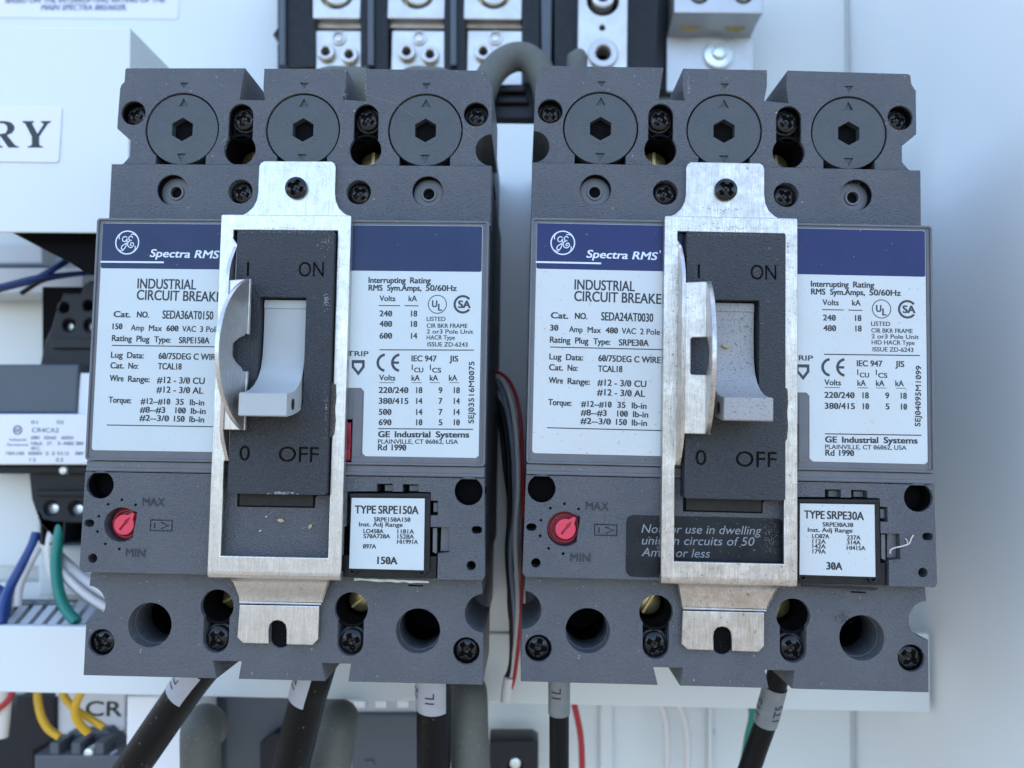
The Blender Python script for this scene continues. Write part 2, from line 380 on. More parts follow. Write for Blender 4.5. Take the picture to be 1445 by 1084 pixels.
class Flat:
    """flat print: shapes may overlap, so each goes in as its own fill"""
    def __init__(s, h): s.b = Build(); s.h = h; s.k = 0
    def add(s, loops, off=0.0):
        hh = s.h + 0.0037 * (s.k % 3); s.k += 1
        if off:
            for dx, dz in ((-off, -.5 * off), (off, -.5 * off), (-off, .5 * off), (off, .5 * off)): s.b.plate([[(x + dx, z + dz) for x, z in l] for l in loops], hh, hh); hh += .0008
            return s
        s.b.plate(loops, hh, hh); return s
    def obj(s, name, m, parent, **k): return s.b.obj(name, m, parent, **k)

# ---- screw (shared mesh)
def screw_mesh(name, m, r=3.0, dome=0.75):
    b = bmesh.new(); nr, ns = 24, 80; rings = []
    for i in range(nr + 1):
        rr = r * i / nr; ring = []
        for k in range(ns if i else 1):
            a = 2 * pi * k / ns; x, y = rr * cos(a), rr * sin(a)
            h = dome * (1 - (rr / r) ** 2.4)
            w = 0.5 + 0.12 * r * (rr / r)
            dd = min(abs(x), abs(y)); ll = max(abs(x), abs(y))
            def ss(t): t = max(0, min(1, t)); return t * t * (3 - 2 * t)
            dep = ss((w - dd) / 0.22 + .5) * ss((0.66 * r - ll) / 0.3 + .5)
            core = ss((0.36 * r - rr) / 0.5 + .5)
            vg = max(0.0, (w - dd) / w) ** 0.6 * ss((0.70 * r - ll) / 0.35 + .5)
            h -= 1.6 * max(vg, 0.9 * core) * (1 - 0.4 * rr / r)
            ring.append(b.verts.new((x, -h, y)))
        rings.append(ring)
    ring = [b.verts.new((r * cos(2 * pi * k / ns), 2.0, r * sin(2 * pi * k / ns))) for k in range(ns)]
    rings.append(ring)
    for i in range(len(rings) - 1):
        a, c = rings[i], rings[i + 1]
        for k in range(ns):
            j = (k + 1) % ns
            if len(a) == 1: b.faces.new((a[0], c[j], c[k]))
            else: b.faces.new((a[k], a[j], c[j], c[k]))
    bmesh.ops.recalc_face_normals(b, faces=b.faces)
    bmesh.ops.scale(b, vec=(MM, MM, MM), verts=b.verts)
    me = bpy.data.meshes.new(name); b.to_mesh(me); b.free(); me.materials.append(m)
    for p in me.polygons: p.use_smooth = True
    me.set_sharp_from_angle(angle=radians(50))
    return me
SCR_A = screw_mesh('screw', M['screw'], 3.0); SCR_B = screw_mesh('screw', M['screw2'], 3.1, 0.9)
def screw(parent, x, z, h, a=0.0, me=None, sc=1.0, tilt=0.0):
    o = bpy.data.objects.new('screw', me or SCR_A); COL.objects.link(o); o.parent = parent
    o.location = (x * MM, -h * MM, z * MM); o.rotation_euler = (tilt, a, 0); o.scale = (sc, sc, sc)
    return o

# ------------------------------------------------------------------ the setting: ground in front of the cabinet, enclosure interior
k = Build(); k.bm.faces.new([k.bm.verts.new(p) for p in ((-30000, -40000, -1250), (30000, -40000, -1250), (30000, 20000, -1250), (-30000, 20000, -1250))])
k.obj('ground', mat('sunlit_dry_ground', (0.085, 0.08, 0.068), 0.9, var=(0.002, (0.105, 0.098, 0.082), 0.5)), kind='structure')
DB = 150.0            # back panel, mm behind the breaker faces
k = Build(); k.box(-320, wp(1193, 60, DB)[0], -500, 900, -DB - 2, -DB, 0.8)
back = k.obj('back_panel', M['white'], kind='structure')
xe = wp(1193, 60, DB)[0]
k = Build(); k.box(xe + 0.15, xe + 7.5, -500, 900, -DB - 14, -DB - 2.5, 2.4)
rim = k.obj('back_panel_flange', M['white'], back)
k = Build(); k.box(-330, 175, -500, 900, -DB - 19, -DB - 17)
rear = k.obj('enclosure_rear_wall', M['whitewall'], kind='structure')
k = Build(); k.box(153.0, 155.0, -500, 900, -DB - 17, 10)
k.obj('enclosure_side_wall', M['whitewall'], kind='structure')

HT, HS, HB = -6.84, -5.30, -3.98      # upper terminal cover, mounting strip, lower terminal cover heights
L0 = lambda u, v, h=0.0: loc(0, u, v, h)
L1 = lambda u, v, h=0.0: loc(1, u, v, h)
def Z(b, ox, oy, kk=4.516, h=0.0):
    return lambda x, y, hh=h: loc(b, ox + x / kk, oy + y / kk, hh)

def monogram(cx, cz, R, h, parent, m):
    f = Flat(h)
    # ring in four arcs with curled inner swooshes
    f.add([circ(cx, cz, R, 64), circ(cx, cz, R * 0.90, 64)])
    for q in range(4):
        a = pi / 2 * q + 0.55
        pts = [(cx + R * .93 * cos(a), cz + R * .93 * sin(a)), (cx + R * .90 * cos(a + .25), cz + R * .90 * sin(a + .25)), (cx + R * .80 * cos(a + .50), cz + R * .80 * sin(a + .50)), (cx + R * .70 * cos(a + .62), cz + R * .70 * sin(a + .62))]
        f.add([stroke(smooth2(pts, 4), R * .07)])
    G = [(-.02, .42), (-.22, .50), (-.40, .34), (-.36, .12), (-.16, .10), (-.02, .30), (-.04, .02), (-.10, -.30), (-.26, -.56), (-.46, -.52), (-.42, -.30), (-.16, -.10), (.06, .06)]
    E_ = [(.44, .40), (.30, .54), (.12, .42), (.16, .22), (.34, .18), (.14, .10), (.04, -.12), (.14, -.36), (.38, -.40), (.54, -.20), (.46, -.02), (.30, -.06), (.28, -.22), (.40, -.24)]
    for P in (G, E_):
        f.add([stroke(smooth2([(cx + x * R, cz + y * R) for x, y in P], 5), R * .075)])
    return f.obj('emblem', m, parent)

def flakes(b, parent, name, m, u, v, ru, rv, n, h, size=.16, seed=1, ln=1.0, label=None):
    R_ = random.Random(seed); k = Build()
    for i in range(n):
        a, q = R_.gauss(0, .45), R_.gauss(0, .45)
        x, z = loc(b, u + a * ru, v + q * rv, h); s_ = size * R_.uniform(.35, 1.3); t0 = R_.uniform(0, pi)
        P = []
        for j in range(6):
            t = j * pi / 3; rr = s_ * R_.uniform(.6, 1.1); px, pz = rr * ln * cos(t), rr * sin(t)
            P.append((x + px * cos(t0) - pz * sin(t0), z + px * sin(t0) + pz * cos(t0)))
        k.plate([P], h + .01, h + .05 + .03 * R_.random())
    o = k.obj(name, m, parent, kind='stuff')
    return o
def scratch(b, parent, pts, h, m, w=.07):
    k = Build()
    for A, B in pts: k.plate([stroke([loc(b, *A, h), loc(b, *B, h)], w)], h + .004, h + .02)
    return k.obj('scratches', m, parent, kind='stuff')
def breaker(bi):
    b2 = bi == 1
    root = bpy.data.objects.new('circuit_breaker', None); COL.objects.link(root); root.empty_display_size = 0.02
    tag(root, ('two pole 30 amp circuit breaker on the right, black dwelling-unit warning sticker, dusty toggle' if b2 else
               'three pole 150 amp circuit breaker on the left, clean pale toggle and red trip button'), 'circuit breaker', 'molded case circuit breakers side by side')
    R3 = SWI @ MR.transposed() @ PR[bi] @ SW
    T = SWI @ MR.transposed() @ (PT[bi] - MT)
    m4 = R3.to_4x4(); m4.translation = T * MM; root.matrix_world = m4
    PL = M['plastic']; paper = M['paper2'] if b2 else M['paper']; blue = M['blue2'] if b2 else M['blue']
    zinc = M['zinc2'] if b2 else M['zinc']

    # ---------------- case body
    k = Build()
    k.box(-52.0, 52.0, -60.0, 33.4, -84, -5.9, 0.4); k.box(-51.98, 51.98, 33.0, 49.6, -84, -13.0, 0.4)
    k.box(-51.0, 51.0, 49.0, 72.0, -84, -38, 0.4)
    k.box(-51.0, 51.0, -82.0, -59.5, -84, -34, 0.4)
    body = k.obj('case_body', M['body'], root)
    k = Build()
    for s in (-1, 1): k.box(s * 17.5 - 2.2, s * 17.5 + 2.2, 50, 77, -80, -38.2, 0.3)
    k.obj('phase_barrier', M['body'], body)

    # ---------------- upper terminal cover
    a = Z(0, 100, 80, h=HT); c = Z(0, 400, 80, h=HT)
    out = [a(345, 84), a(352, 73), a(1110, 73), a(1096, 150), a(1075, 274), a(1235, 278), a(1226, 200), a(1232, 76)]
    out += [c(402, 78), c(398, 180), c(378, 272), c(530, 286), c(520, 200), c(522, 90), c(530, 78), c(1285, 88), c(1300, 98), c(1305, 150), c(1330, 195)]
    xr = 52.3; zc = a(0, 582)[1]
    # the walls cut through at both sides: round cut-out on the inner side, chamfered on the outer
    cut_round = [(xr, zc + 4.4)] + circ(xr, zc, 4.4, 14, pi / 2, 3 * pi / 2)[1:-1] + [(xr, zc - 4.4)]
    cut_poly = [(xr, zc + 5.6), (xr - 3.95, zc + 2.2), (xr - 3.95, zc - 2.3), (xr - 2.0, zc - 4.6)]
    zb = a(0, 684)[1]
    right = [(xr - 0.05, 73.0)] + (cut_poly if b2 else cut_round + [(xr, zb + .05)]) 
    left = [(-x, z) for x, z in ((cut_round + [(xr, zb + .05)]) if b2 else cut_poly)][::-1]
    bot = []
    lz = zb
    discs = [a(702, 460), c(118, 462), c(902, 464)]
    discs = [(-33.95, 60.35), (-0.1, 60.35), (33.95, 60.35)]
    # bottom edge, right to left, with the relief pockets under each round cap
    for dx, dz in discs[::-1]:
        r = 10.35; hw = 7.0; ze = dz - math.sqrt(r * r - hw * hw)
        bot += [(dx + hw, lz)]
        a0 = math.atan2(-math.sqrt(r * r - hw * hw), hw)
        arc = circ(dx, dz, r, 40, a0, a0 + 2 * pi - (2 * (pi / 2 + a0)) if False else a0 + (2 * pi + 2 * (-pi / 2 - a0)))
        bot += arc + [(dx - hw, lz)]
    outer = out + right + ([(50.3, lz)] if b2 else []) + bot + ([] if b2 else [(-50.3, lz)]) + left + [(-xr, zc + 8), (-xr + .25, 71.8), (-51.7, 73.0), (-50.9, 73.8), (-50.8, 77.0)]
    def key(x, dz0=0):
        r = 3.4; R = 4.4; zt = 64.2 + dz0; zl = 54.6
        am = math.acos(r / R)
        return [(x + q[0], q[1]) for q in circ(0, zt, r, 12, 0, pi)] + [(x + q[0], q[1]) for q in circ(0, zl, R, 26, pi - am, 2 * pi + am)]
    keys = [key(-17.5), key(17.5)]
    scr = [(-47.9, 64.9), (47.9, 64.9)]
    holes = keys + [circ(x, z, 3.4, 28) for x, z in scr]
    tris = [[(dx - 1.15, 73.6 if i < 9 else 0), (dx + 1.15, 73.6), (dx, 72.0)] for i, (dx, dz) in enumerate(discs)]
    k = Build()
    k.plate([outer] + holes, -38, HT - 0.5)
    k.plate([outer] + holes + tris, HT - 0.62, HT, 0.13)
    for x, z in scr + [(-17.5, 64.2), (17.5, 64.2)]: k.disc(x, z, 3.55, HT - 9, HT - 3.4, 0)
    top = k.obj('upper_terminal_cover', PL, root, at=None)
    for x, z in scr:
        k = Build(); k.plate([circ(x, z, 3.9, 30), circ(x, z, 3.25, 30)], HT - 5, HT - .8, .1); k.obj('pocket_shade_ring', M['deep'], top)  # black ring paints the shade inside the screw pocket
    for i, (x, z) in enumerate(scr + [(-17.5, 64.0), (17.5, 64.0)]):
        screw(top, x, z - 0.1, HT - 1.9, [0.35, 1.0, 0.15, 0.55][i] + bi * 0.4, SCR_A, 0.86 if i < 2 else 0.95)
    for i, x in enumerate((-17.5, 17.5)):
        k = Build(); k.disc(x, 54.4, 3.7, HT - 16, HT - 11.0, 0.4); k.box(x - .45, x + .45, 51, 57.8, HT - 11.2, HT - 10.4)
        k.obj('lug_screw', M['brass'], top)
    for x in (-17.5, 17.5):
        k = Build(); k.plate([circ(x, 54.6, 5.0, 30), circ(x, 54.6, 4.3, 30)], HT - 26, HT - 1.2, .1); k.obj('bore_shade_ring', M['deep'], top)  # black ring darkens the bore wall in place of shade
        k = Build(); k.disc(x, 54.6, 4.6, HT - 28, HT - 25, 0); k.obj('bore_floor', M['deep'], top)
        k = Build(); k.plate([rect(x - 3.9, x + 3.9, 57.5, 68.0, 3.7, 8), rect(x - 3.3, x + 3.3, 57.6, 67.5, 3.25, 8)], HT - 3.6, HT - .7, .1); k.obj('pocket_shade_ring', M['deep'], top)  # black ring paints shade onto the slot walls
    # rotating round caps
    def cap_mesh():
        k = Build(); ro = 3.35
        hx = [(ro * cos(pi / 6 + pi / 3 * i), ro * sin(pi / 6 + pi / 3 * i)) for i in range(6)]
        hx = [(1.0 * sin(pi / 3 * i) * ro, cos(pi / 3 * i) * ro) for i in range(6)]
        t1 = [(-1.25, 6.6), (1.25, 6.6), (0, 8.9)]; t2 = [(-1.25, -6.9), (1.25, -6.9), (0, -9.1)]
        k.plate([circ(0, 0, 9.95, 72), hx], -5, -0.55)
        k.plate([circ(0, 0, 9.95, 72), hx, t1, t2], -0.68, 0, 0.10)
        k.plate([circ(0, 0, 4.3, 40), hx], -0.3, 0.05, 0.05)
        return k
    for dx, dz in discs:
        o = cap_mesh().obj('terminal_cap', M['cap'], top, at=None)
        o.location = (dx * MM, -(HT - 0.25) * MM, dz * MM)
        k = Build(); k.disc(0, 0, 3.6, -5.2, -2.3, 0); q = k.obj('socket_shade_floor', M['deep'], o)  # black plug puts the socket's shade into its colour
    # ---------------- mounting strip between cover and labels
    pegs = [(-35.2, 42.65), (35.2, 42.65)]; sm = [(-16.3, 42.3), (16.3, 42.3)]
    k = Build()
    k.plate([rect(-52.5, 52.5, 33.2, 49.8)] + [circ(x, z, 4.2, 32) for x, z in pegs] + [circ(x, z, 3.35, 28) for x, z in sm], -14, HS, 0.16)
    for x, z in sm: k.disc(x, z, 3.6, HS - 7, HS - 3.2, 0)
    strip = k.obj('mounting_strip', PL, root)
    for i, (x, z) in enumerate(sm): screw(strip, x, z, HS - 1.7, 0.4 + .5 * i, SCR_A, 0.92)
    for x, z in sm:
        k = Build(); k.disc(x, z, 3.5, HS - 7, HS - 3.0, 0); k.obj('pocket_shade_disc', M['deep'], strip)  # black disc over the seat paints the shade behind the screw
    for x, z in pegs:
        k = Build(); k.plate([circ(x, z, 4.4, 32), circ(x, z, 1.6, 20)], -12, HS - 2.6, 0.2)
        k.plate([circ(x, z, 2.2, 24), circ(x, z, 1.55, 20)], HS - 2.6, HS - 2.2, 0.12)
        k.obj('bushing', M['smooth'], strip)
        k = Build(); k.plate([circ(x, z, 4.5, 32), circ(x, z, 4.08, 32)], HS - 2.7, HS - .35, .08); k.obj('bushing_shade_ring', M['deep'], strip)  # black ring paints the crescent of shade round the bushing
        k = Build(); k.disc(x, z, 1.9, -12, HS - 3.6, 0); k.obj('bushing_bore_shade', M['deep'], strip)  # black disc stands for the shade in the bore

    # ---------------- label panel
    q3 = Z(0, 100, 300); q4 = Z(0, 400, 300); q5 = Z(0, 100, 520); q6 = Z(0, 400, 520)
    zt, zbm = 33.0, -31.4
    slot = rect(q6(372, 320)[0], q6(440, 320)[0], q6(0, 605)[1], q6(0, 318)[1])
    k = Build()
    k.plate([rect(-52.45, 52.45, zbm, zt, 0.9), slot], -5.5, 0, 0.1)
    k.plate([rect(-52.45, 52.45, zbm, zt, 0.9), rect(-51.85, 51.85, zbm + .6, zt - .6, 0.5)], -0.2, 0.45, 0.16)
    k.plate([rect(-52.35, 52.35, -33.9, zbm - .12)], -5.5, -0.25, 0.25)          # rounded step below the labels
    k.plate([rect(-52.35, 52.35, -34.3, -33.2)], -5.5, 0.05, 0.4)
    # raised frame strips of the right label seat
    k.plate([rect(50.9, 51.25, zbm + .9, zt - 1)], -0.1, 0.2, 0.08)
    lab = k.obj('label_panel', M['smooth'], root)
    k = Build(); k.box(slot[0][0] - .4, slot[1][0] + .4, slot[0][1] - .3, slot[2][1] + .3, -5.6, -5.0)
    k.obj('trip_slot', M['deep'], lab)
    zz = [p[1] for p in slot]; z0, z1 = min(zz), max(zz)
    x0 = min(p[0] for p in slot)
    k = Build(); k.prism([(z0 + .9, -4), (z0 + .9, -.5), (z0 + 3.6, -.2), (z0 + 4.6, -1.0), (z0 + 6.4, -1.0), (z1 - 2, -0.2), (z1 - .8, -.5), (z1 - .8, -4)], x0 + .2, x0 + 2.4)
    k.obj('trip_button', M['darkred'], lab, bevmod=0.2)
    # labels
    hL = 0.10
    lzt = 31.75
    left_label = rect(-50.95, -9.5, -28.75, lzt, 0.8)
    xn = q6(518, 0)[0]; zn = q6(0, 118)[1]
    right_label = [(9, lzt), (50.45, lzt), (50.75, lzt - .4), (50.75, -28.6), (50.0, -29.2), (xn + .8, -29.2), (xn, -28.4), (xn, zn - .9), (xn - .8, zn), (9, zn)]
    zband = 19.5
    LL = Build().plate([left_label], 0.02, hL, 0.03).obj('left_label', paper, lab)
    RL = Build().plate([right_label], 0.02, hL, 0.03).obj('right_label', paper, lab)
    Build().plate([rect(-50.9, -9.6, zband, lzt - .08, 0.5)], hL + .004, hL + .012).obj('blue_band', blue, LL)
    Build().plate([rect(9.1, 50.65, zband, lzt - .08, 0.5)], hL + .004, hL + .012).obj('blue_band', blue, RL)
    # gray tongue beside the right label
    Build().plate([rect(max(p[0] for p in slot) + .15, xn - .35, -29.5, zn - .5, 0.5)], 0.0, 0.14, 0.06).obj('label_seat', M['smooth'], lab)

    n3 = Z(1, 720, 300, h=hL); n5 = Z(1, 720, 520, h=hL); p3 = Z(0, 100, 300, h=hL)
    hb = hL + .03
    # white print
    f = Flat(hb)
    f.add(text('Spectra RMS', n3(485, 287), n3(940, 303), 2.02, shear=0.22), 0.07)
    f.add(text("'", n3(952, 290), n3(960, 290), 1.9))
    aa, bb = n3(163, 315), n3(579, 333)
    f.add([[(aa[0], aa[1] + .22), (bb[0], aa[1] + .22), (bb[0], aa[1] - .25), (aa[0], aa[1] - .25)]])
    f.obj('white_lettering', M['white_ink'], LL)
    ec = n3(335, 193); monogram(ec[0], ec[1], 3.25, hb + .004, LL, M['white_ink'])
    # left label ink
    f = Flat(hb - .01)
    def T(s, A, B, cap, off=0.035, **kw):
        f.add(text(s, A, B, cap, **kw), off * 1.4)
        if '0' in s and cap < 1.9 and '/60' not in s:          # the printer slashes its zeros
            for seg in zero_slashes(s, A, B, cap): f.add([stroke(seg, cap * .13)])
    T('INDUSTRIAL', n3(410, 490), n3(792, 502), 2.62, 0.05)
    T('CIRCUIT BREAKER', n3(408, 563), n3(960, 583), 2.62, 0.05, fit='CIRCUIT BREAKE')
    T('Cat.', n3(260, 673), n3(368, 677), 1.55, 0.06); T('NO.', n3(413, 677), n3(490, 680), 1.55, 0.06)
    T('SEDA24AT0030' if b2 else 'SEDA36AT0150', n3(580, 687), n3(910, 697), 2.15, 0.05)
    T('30' if b2 else '150', n3(255, 752), n3(305 if b2 else 318, 753), 1.5, 0.055)
    T('Amp', n3(376, 761), n3(460, 764), 1.5); T('Max', n3(493, 765), n3(577, 768), 1.5)
    T('480' if b2 else '600', n3(608, 768), n3(685, 771), 1.5, .055); T('VAC', n3(711, 772), n3(800, 775), 1.5)
    T('2 Pole' if b2 else '3 Pole', n3(828, 776), n3(953, 780), 1.5)
    T('Rating', n3(253, 828), n3(382, 833), 1.55, .05); T('Plug', n3(414, 834), n3(497, 837), 1.55, .05); T('Type:', n3(530, 839), n3(636, 843), 1.55, .05)
    T('SRPE30A' if b2 else 'SRPE150A', n3(693, 847), n3(882 if b2 else 890, 851), 1.6, .05)
    T('Lug', n3(250, 936), n3(325, 938), 1.55, .05); T('Data:', n3(356, 940), n3(463, 943), 1.55, .05); T('60/75DEG C WIRE', n3(562, 947), n3(957, 960), 1.6, .05)
    T('Cat.', n3(248, 1005), n3(335, 1007), 1.55, .05); T('No:', n3(366, 1008), n3(428, 1010), 1.55, .05); T('TCAL18', n3(560, 1014), n3(713, 1018), 1.6, .05)
    T('Wire', n5(246, 93), n5(335, 97), 1.55, .05); T('Range:', n5(366, 99), n5(506, 104), 1.55, .05); T('#12 - 3/0 CU', n5(556, 108), n5(866, 119), 1.6, .05)
    T('#12 - 3/0 AL', n5(554, 170), n5(858, 181), 1.6, .05)
    T('Torque:', n5(243, 233), n5(389, 239), 1.55, .05)
    T('#12--#10', n5(453, 243), n5(645, 249), 1.5, .05); T('35', n5(683, 250), n5(733, 252), 1.5, .05); T('lb-in', n5(775, 254), n5(867, 258), 1.5, .05)
    T('#8--#3', n5(450, 298), n5(613, 303), 1.5, .05); T('100', n5(682, 306), n5(748, 308), 1.5, .05); T('lb-in', n5(783, 310), n5(878, 313), 1.5, .05)
    T('#2--3/0', n5(448, 351), n5(640, 358), 1.5, .05); T('150', n5(674, 359), n5(742, 362), 1.5, .05); T('lb-in', n5(775, 363), n5(870, 367), 1.5, .05)
    def rule(A, B, w): f.add([stroke([A, B], w)])
    rule(n3(254, 857), (-12, n3(254, 857)[1] - .05), .26); rule(n5(234, 378), (-12, n5(234, 378)[1] - .05), .26)
    f.obj('lettering', M['ink'], LL)
    # right label ink
    r3 = Z(0, 400, 300, h=hL); r5 = Z(0, 400, 520, h=hL)
    f = Flat(hb - .01)
    T('Interrupting', r3(543, 448), r3(778, 450), 1.5, .055); T('Rating', r3(808, 450), r3(938, 451), 1.5, .055)
    T('RMS', r3(543, 497), r3(630, 498), 1.5, .055); T('Sym.Amps,', r3(662, 498), r3(878, 499), 1.5, .055); T('50/60Hz', r3(908, 499), r3(1103, 500), 1.5, .055)
    T('Volts', r3(612, 564), r3(712, 565), 1.45, .04); T('kA', r3(798, 565), r3(850, 565), 1.45, .04)
    rule(r3(608, 593), r3(743, 594), .24); rule(r3(772, 594), r3(861, 595), .24)
    rows = [('240', '18'), ('480', '18')] + ([] if b2 else [('600', '14')])
    for (v, kA), y in zip(rows, (661, 727, 803)):
        T(v, r3(613, y), r3(691, y + 1), 1.5, .05); T(kA, r3(814, y + 1), r3(851, y + 1), 1.5, .05)
    T('LISTED', r3(913, 691), r3(1032, 692), 1.1, .025); T('CIR BKR FRAME', r3(913, 734), r3(1172, 736), 1.1, .025)
    T('2 or3 Pole Unit', r3(913, 771), r3(1209, 773), 1.1, .025); T('HID HACR Type' if b2 else 'HACR Type', r3(913, 809), r3(1182 if b2 else 1092, 810), 1.1, .025)
    T('ISSUE ZD-6243', r3(918, 853), r3(1173, 855), 1.1, .025)
    rule(r3(612, 875), r3(1213, 877), .27)
    T('IEC 947', r3(817, 948), r3(975, 949), 1.5, .05); T('JIS', r3(1058, 949), r3(1112, 950), 1.5, .05)
    T('I', r3(818, 1003), r3(823, 1003), 1.4, .03); T('CU', r3(833, 1018), r3(890, 1019), 1.2, .04)
    T('I', r3(934, 1003), r3(939, 1003), 1.4, .03); T('CS', r3(948, 1019), r3(1004, 1020), 1.2, .04)
    T('Volts', r5(610, 76), r5(712, 77), 1.45, .04)
    for x in (817, 933, 1055): T('kA', r5(x, 78), r5(x + 51, 78), 1.45, .04)
    for x0_, x1_ in ((610, 706), (817, 883), (932, 998), (1057, 1120)): rule(r5(x0_, 91), r5(x1_, 91), .15)
    rows = [('220/240', '18', '9', '18'), ('380/415', '10', '5', '10')] if b2 else [('220/240', '18', '9', '18'), ('380/415', '14', '7', '14'), ('500', '14', '7', '14'), ('690', '10', '5', '10')]
    for (v, c1, c2, c3), y in zip(rows, (156, 225, 295, 361)):
        T(v, r5(608, y), r5(608 + (187 if len(v) > 4 else 79), y + 1), 1.5, .05)
        T(c1, r5(847, y + 1), r5(884, y + 1), 1.5, .05); T(c2, r5(990, y + 1), r5(1012, y + 1), 1.5, .05); T(c3, r5(1086, y + 1), r5(1122, y + 2), 1.5, .05)
    rule(r5(603, 384), r5(1209, 388), .27)
    T('GE', r5(605, 437), r5(676, 438), 1.5, .07); T('Industrial', r5(711, 438), r5(935, 439), 1.5, .07); T('Systems', r5(972, 439), r5(1182, 440), 1.5, .07)
    T('PLAINVILLE, CT 06062, USA', r5(603, 479), r5(1112, 481), 1.1, .025)
    T('Rd', r5(603, 521), r5(658, 522), 1.5, .055); T('1990', r5(690, 522), r5(781, 523), 1.5, .055)
    sA = r5(1212, 350); sB = loc(0, 400 + 1216 / 4.516, 300 + 950 / 4.516, hL)
    if b2: sA = loc(1, 1020 + 1258 / 4.516, 520 + 370 / 4.516, hL); sB = loc(1, 1020 + 1264 / 4.516, 300 + 978 / 4.516, hL)
    T('SEJ04095M1099' if b2 else 'SEJ03516M0075', sA, sB, 1.35, .04)
    f.obj('lettering', M['ink'], RL)
    # approval marks
    f = Flat(hb - .008)
    u = r3(981, 585); f.add([circ(*u, 2.5, 48), circ(*u, 2.27, 48)])
    f.add(text('U', (u[0] - 1.35, u[1] - .75), (u[0] - .1, u[1] - .75), 1.75), .09); f.add(text('L', (u[0] + .25, u[1] - 1.65), (u[0] + 1.25, u[1] - 1.65), 1.75), .09)
    v = r3(1143, 585)
    f.add([circ(*v, 2.45, 40, radians(38), radians(322)) + circ(*v, 1.85, 40, radians(38), radians(322))[::-1]])
    f.add(text('SA', (v[0] - 1.15, v[1] - .95), (v[0] + 2.0, v[1] - .95), 1.9), .12)
    f.add(text('TRIP', r3(408, 914), r3(541, 916), 1.3), .06)
    P5 = [r3(435, 940), r3(518, 940), r3(518, 987), r3(477, 1040), r3(435, 987)]
    Q5 = [r3(450, 960), r3(501, 960), r3(501, 980), r3(477, 1012), r3(450, 980)]
    f.add([P5, Q5])
    for (cx_, w) in ((652, 0), (745, 1)):
        cc = r3(cx_, 957)
        f.add([circ(*cc, 2.45, 30, radians(98), radians(262)) + circ(*cc, 1.75, 30, radians(98), radians(262))[::-1]])
        if w: f.add([rect(cc[0] - 2.0, cc[0] - .35, cc[1] - .32, cc[1] + .32)])
    f.obj('approval_marks', M['inkblue'], RL)

    # ---------------- lower (trip unit) panel
    g = Z(0, 480, 670, 6.568)
    nx = [g(65, 155), g(340, 155), g(340, 85), g(485, 85), g(485, 157), g(580, 158), g(580, 88), g(725, 92), g(725, 160), g(838, 162), g(838, 240), g(905, 242), g(905, 378), g(838, 378), g(838, 485), g(1010, 488), g(1010, 720), g(905, 730)]
    zlow = -60.4
    xl = g(-60, 0)[0]
    notch = [(nx[-1][0], zlow)] + nx[::-1] + [(nx[0][0], g(0, 480)[1]), (xl, g(0, 480)[1]), (xl, zlow)]
    outer = [(-52.75, zlow + 1.0), (-52.4, -34.45), (52.4, -34.45), (52.9, zlow + 1.0), (52.3, zlow)] + notch + [(-52.0, zlow)]
    kc = (-42.25, -48.0)
    # knob pocket, flattened at its right side with a little nose towards MAX
    pk = circ(*kc, 4.45, 36, radians(62), radians(300)) + [(kc[0] + 3.25, kc[1] - 3.2), (kc[0] + 3.4, kc[1] - 1.5), (kc[0] + 3.9, kc[1] + 1.5), (kc[0] + 4.0, kc[1] + 3.3)]
    dots = [q5(237, 866), q5(325, 837), q5(412, 870), q5(177, 942), q5(168, 1040)]
    q7 = Z(0, 100, 740); q8 = Z(0, 400, 740)
    dots += [q7(218, 125), q7(308, 158)]
    holes = [circ(-48.3, -37.8, 3.6, 32), circ(48.3, -37.8, 3.65, 32), stadium(-50.7, -47.75, 1.3, 0.95), stadium(50.6, -47.65, 1.35, 0.95), circ(-49.35, -56.8, 1.2, 20), circ(49.3, -56.75, 1.2, 20), pk]
    bx0, bz0 = q5(502, 1037); bx1, bz1 = q5(650, 965)
    eng = [circ(x, z, 0.36, 10) for x, z in dots]
    eng2 = [rect(bx0, bx1, bz0, bz1), rect(bx0 + .3, bx1 - .3, bz0 + .3, bz1 - .3)]
    eng2 += [stroke([q5(534, 985), q5(534, 1018)], .35), stroke([q5(575, 982), q5(622, 1002), q5(575, 1022)], .35)]
    txt = []
    k = Build()
    k.plate([outer] + holes, -5.9, -0.2)
    k.plate([outer] + holes + eng + eng2, -0.28, 0.0, 0.11)
    k.plate([[(-52.7, zlow + .9), (-52.0, zlow), (xl, zlow), (xl, zlow + 1.2), (-52.7, zlow + 1.2)]], -6, -0.02, 0.01) if False else None
    adj = k.obj('trip_unit_panel', PL, root)
    k = Build()
    for (x, z, r) in ((-48.3, -37.8, 4.2), (48.3, -37.8, 4.2)): k.disc(x, z, r, -5.85, -5.5, 0)
    k.box(-53, -47, -59, -46, -5.85, -5.3); k.box(47, 52.6, -59, -46, -5.85, -5.3); k.box(-47, -37.5, -53, -43.2, -5.85, -5.3)
    for x, z in dots: k.disc(x, z, .5, -.8, -.19, 0, 10)
    k.obj('recess_floor', M['deep'], adj)
    k = Build(); k.box(bx0 - .2, bx1 + .2, bz0 - .2, bz1 + .2, -0.24, -0.15); k.obj('symbol_groove', M['darkblock'], adj)
    k = Build()
    k.plate(text('MAX', q5(457, 874), q5(597, 878), 2.1), 0.0, 0.13, 0.05, 0.02)
    k.plate(text('MIN', q7(350, 205), q7(473, 209), 2.1), 0.0, 0.13, 0.05, 0.02)
    k.obj('raised_lettering', M['darkblock'], adj)
    for s_ in (-1, 1):
        k = Build(); k.plate([circ(s_ * 48.3, -37.8, 4.3, 36), circ(s_ * 48.3, -37.8, 3.5, 36)], -5.6, -.9, .1); k.obj('bore_shade_ring', M['deep'], adj)  # black ring painting the shade in the side hole
